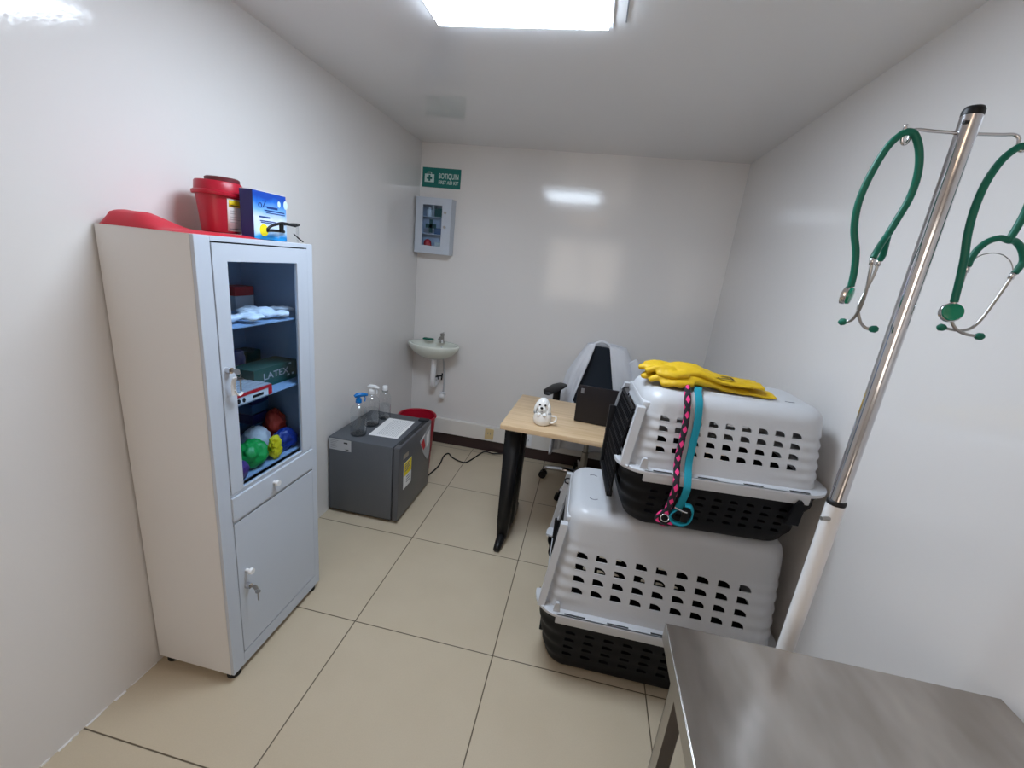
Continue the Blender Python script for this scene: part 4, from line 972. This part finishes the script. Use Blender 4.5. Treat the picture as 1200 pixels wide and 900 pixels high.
# ------------------------------------------------------------------ IV pole
ix, iy = .5525, .90
iv = thing('iv_pole', 'chrome and white telescopic drip stand between the steel table and the crates', 'drip stand', (ix, iy, 0))
MB().cyl((ix, iy, .06), (ix, iy, 1.122), .0168, n=32).build('lower_tube', 'white_pl', iv, 60)
MB().lathe([(.0172, 1.119), (.0175, 1.126), (.0145, 1.129)], (ix, iy, 0), 28).build('collar', 'black_pl', iv, 60)
MB().cyl((ix, iy, 1.10), (ix, iy, 1.826), .0142, n=40).build('upper_tube', 'chrome', iv, 60)
MB().lathe([(.0146, 1.825), (.0146, 1.833), (.012, 1.838), (.004, 1.84)], (ix, iy, 0), 28).build('end_cap', 'black_pl', iv, 60)
MB().box(ix - .0145, ix - .008, iy - .0125, iy - .006, 1.811, 1.815).build('pin_hole', 'ink', iv)
q = MB(); q.cyl((ix + .0, iy - .012, 1.085), (ix - .012, iy - .033, 1.083), .0035, n=12); q.ball((ix - .014, iy - .036, 1.083), (.007, .007, .007), 12)
MB().tube([(ix - .010, iy - .012, 1.090), (ix - .028, iy - .018, 1.090)], .0042, 10).build('clamp_screw', 'steel', iv, 60)
HZ = 1.800
for s, rx in ((-1, .081), (1, .076)):
    hb = MB(); e = ix + s * rx
    hb.tube(smooth_path([(ix + s * .01, iy, HZ), (ix + s * .05, iy, HZ + .001), (e - s * .010, iy, HZ + .002), (e - s * .002, iy - .002, HZ - .003), (e, iy - .004, HZ - .016), (e + s * .005, iy - .006, HZ - .022), (e + s * .011, iy - .007, HZ - .016), (e + s * .012, iy - .008, HZ + .006)], 5), .0027, 10)
    hb.build('hook', 'chrome', iv, 180)
for k in range(5):
    a = math.radians(90 + 72 * k); u = Vector((math.cos(a), math.sin(a), 0)); c0 = Vector((ix, iy, 0)); Rr = .20
    ba = MB().tube([c0 + Vector((0, 0, .09)), c0 + u * .1 + Vector((0, 0, .085)), c0 + u * Rr + Vector((0, 0, .06))], [.018, .014, .011], 10).build('base_leg', 'white_pl', iv, 180)
    w = Vector((-u.y, u.x, 0)); pc_ = c0 + u * Rr
    MB().tube([pc_ - w * .01 + Vector((0, 0, .024)), pc_ + w * .01 + Vector((0, 0, .024))], .024, 16).tube([pc_ + Vector((0, 0, .024)), pc_ + Vector((0, 0, .062))], .005, 8).build('caster', 'black_pl', ba, 40)

# ------------------------------------------------------------------ stethoscopes
def pth(l): return [at(px, py, y) for px, py, y in l]
def steth(label, tube, y_l, y_r, m_l, m_r, chest, chest_n, spring):
    t = thing('stethoscope', label, 'stethoscope', tube[len(tube) // 2], 0, 'stethoscopes on the drip stand')
    MB().tube(smooth_path(tube, 8), .0056, 12).build('tubing', 'green_tube', t, 180)
    yo = MB()
    for q in (y_l, y_r): yo.tube(smooth_path(q, 6), .0052, 12)
    yo.build('yoke', 'green_tube', t, 180)
    for q in (m_l, m_r):
        P = smooth_path(q, 7); e = MB().tube(P, .0026, 10).build('ear_tube', 'steel', t, 180)
        d = (P[-1] - P[-3]).normalized(); c = P[-1] + d * .003
        MB().tube([c - d * .008, c - d * .004, c + d * .002, c + d * .006], [.003, .006, .0065, .003], 12).build('ear_tip', 'green_tube', e, 180)
        MB().tube([P[0], P[0] + (P[2] - P[0]).normalized() * .012], .0042, 10).build('ferrule', 'chrome', e, 180)
    if spring: MB().tube(smooth_path(spring, 6), .0009, 6).build('spring', 'steel', t, 180)
    c = Vector(chest); n = Vector(chest_n).normalized()
    hd = MB().tube([c + n * a for a in (-.006, -.005, .001, .004, .006)], [.014, .0165, .0165, .014, .008], 28).build('chest_piece', 'chrome', t, 50)
    MB().tube([c + n * a for a in (.0035, .0075, .009)], [.0150, .0140, .006], 28).build('diaphragm_cap', 'green_gl', hd, 50)
    MB().tube([c, tube[0]], .0045, 10).build('stem', 'steel', hd, 60)
# left one, hanging from the left hook, seen nearly edge-on
ya, yb_ = .885, .893
tube = pth([(997, 336, .90), (1001, 318, .90), (1003, 295, .90), (1001, 268, .90), (1006, 238, .898), (1019, 207, .896), (1038, 175, .894), (1054, 159, .893), (1065, 154.5, .893), (1073, 160, .893), (1077.5, 180, .893), (1075, 206, .895), (1066, 232, .90), (1052, 256, .90), (1041, 274, .90)])
steth('green stethoscope hanging on the left hook of the drip stand', tube,
      pth([(1041, 274, .90), (1034, 284, .89), (1027, 295, .88), (1023, 303, .875)]), pth([(1041, 274, .90), (1038, 286, .91), (1035, 298, .92), (1031, 305, .925)]),
      pth([(1023, 302, .875), (1019, 322, .875), (1014, 345, .88), (1007, 363, .895), (998, 375, .91), (989, 377, .92)]),
      pth([(1031, 304, .925), (1024, 322, .925), (1014, 342, .92), (1006, 360, .91), (1008, 376, .90), (1014, 384, .89), (1022, 385.5, .885)]),
      at(992, 346, .90), (.75, -.62, -.1), None)
tube = pth([(1118, 354, .885), (1124, 330, .885), (1130, 302, .885), (1134, 275, .885), (1142, 245, .886), (1155, 215, .888), (1172, 190, .890), (1188, 176, .892), (1199, 171.5, .893), (1208, 178, .893), (1213, 196, .894), (1211, 220, .896), (1203, 245, .90), (1192, 266, .90), (1182, 282, .90)])
steth('green stethoscope hanging on the right hook, half cut off by the photo edge', tube,
      pth([(1182, 282, .90), (1172, 279, .90), (1158, 283, .899), (1146, 292, .898), (1138, 303, .897), (1134, 312, .896)]),
      pth([(1182, 282, .90), (1190, 283, .902), (1197, 292, .904), (1199, 305, .905), (1194, 314, .905), (1189, 320, .905)]),
      pth([(1134, 311, .896), (1127, 332, .894), (1120, 354, .89), (1115, 372, .888), (1119, 384, .887), (1130, 391, .887), (1146, 394, .886)]),
      pth([(1189, 319, .905), (1179, 334, .904), (1165, 354, .902), (1150, 374, .90), (1137, 385, .899), (1122, 387, .898), (1105, 384, .897)]),
      at(1115, 366, .885), (-.25, -.95, .2),
      pth([(1136, 312, .896), (1144, 302, .9), (1158, 297, .905), (1173, 298, .908), (1184, 306, .908), (1188, 319, .905)]))

# ------------------------------------------------------------------ world and colour management
w = bpy.data.worlds.new('world'); SC.world = w; w.use_nodes = True
w.node_tree.nodes['Background'].inputs[0].default_value = (.8, .85, .9, 1); w.node_tree.nodes['Background'].inputs[1].default_value = .2
SC.view_settings.view_transform = 'Standard'; SC.view_settings.look = 'None'; SC.view_settings.gamma = 1
SC.view_settings.use_curve_mapping = False; SC.view_settings.exposure = .61
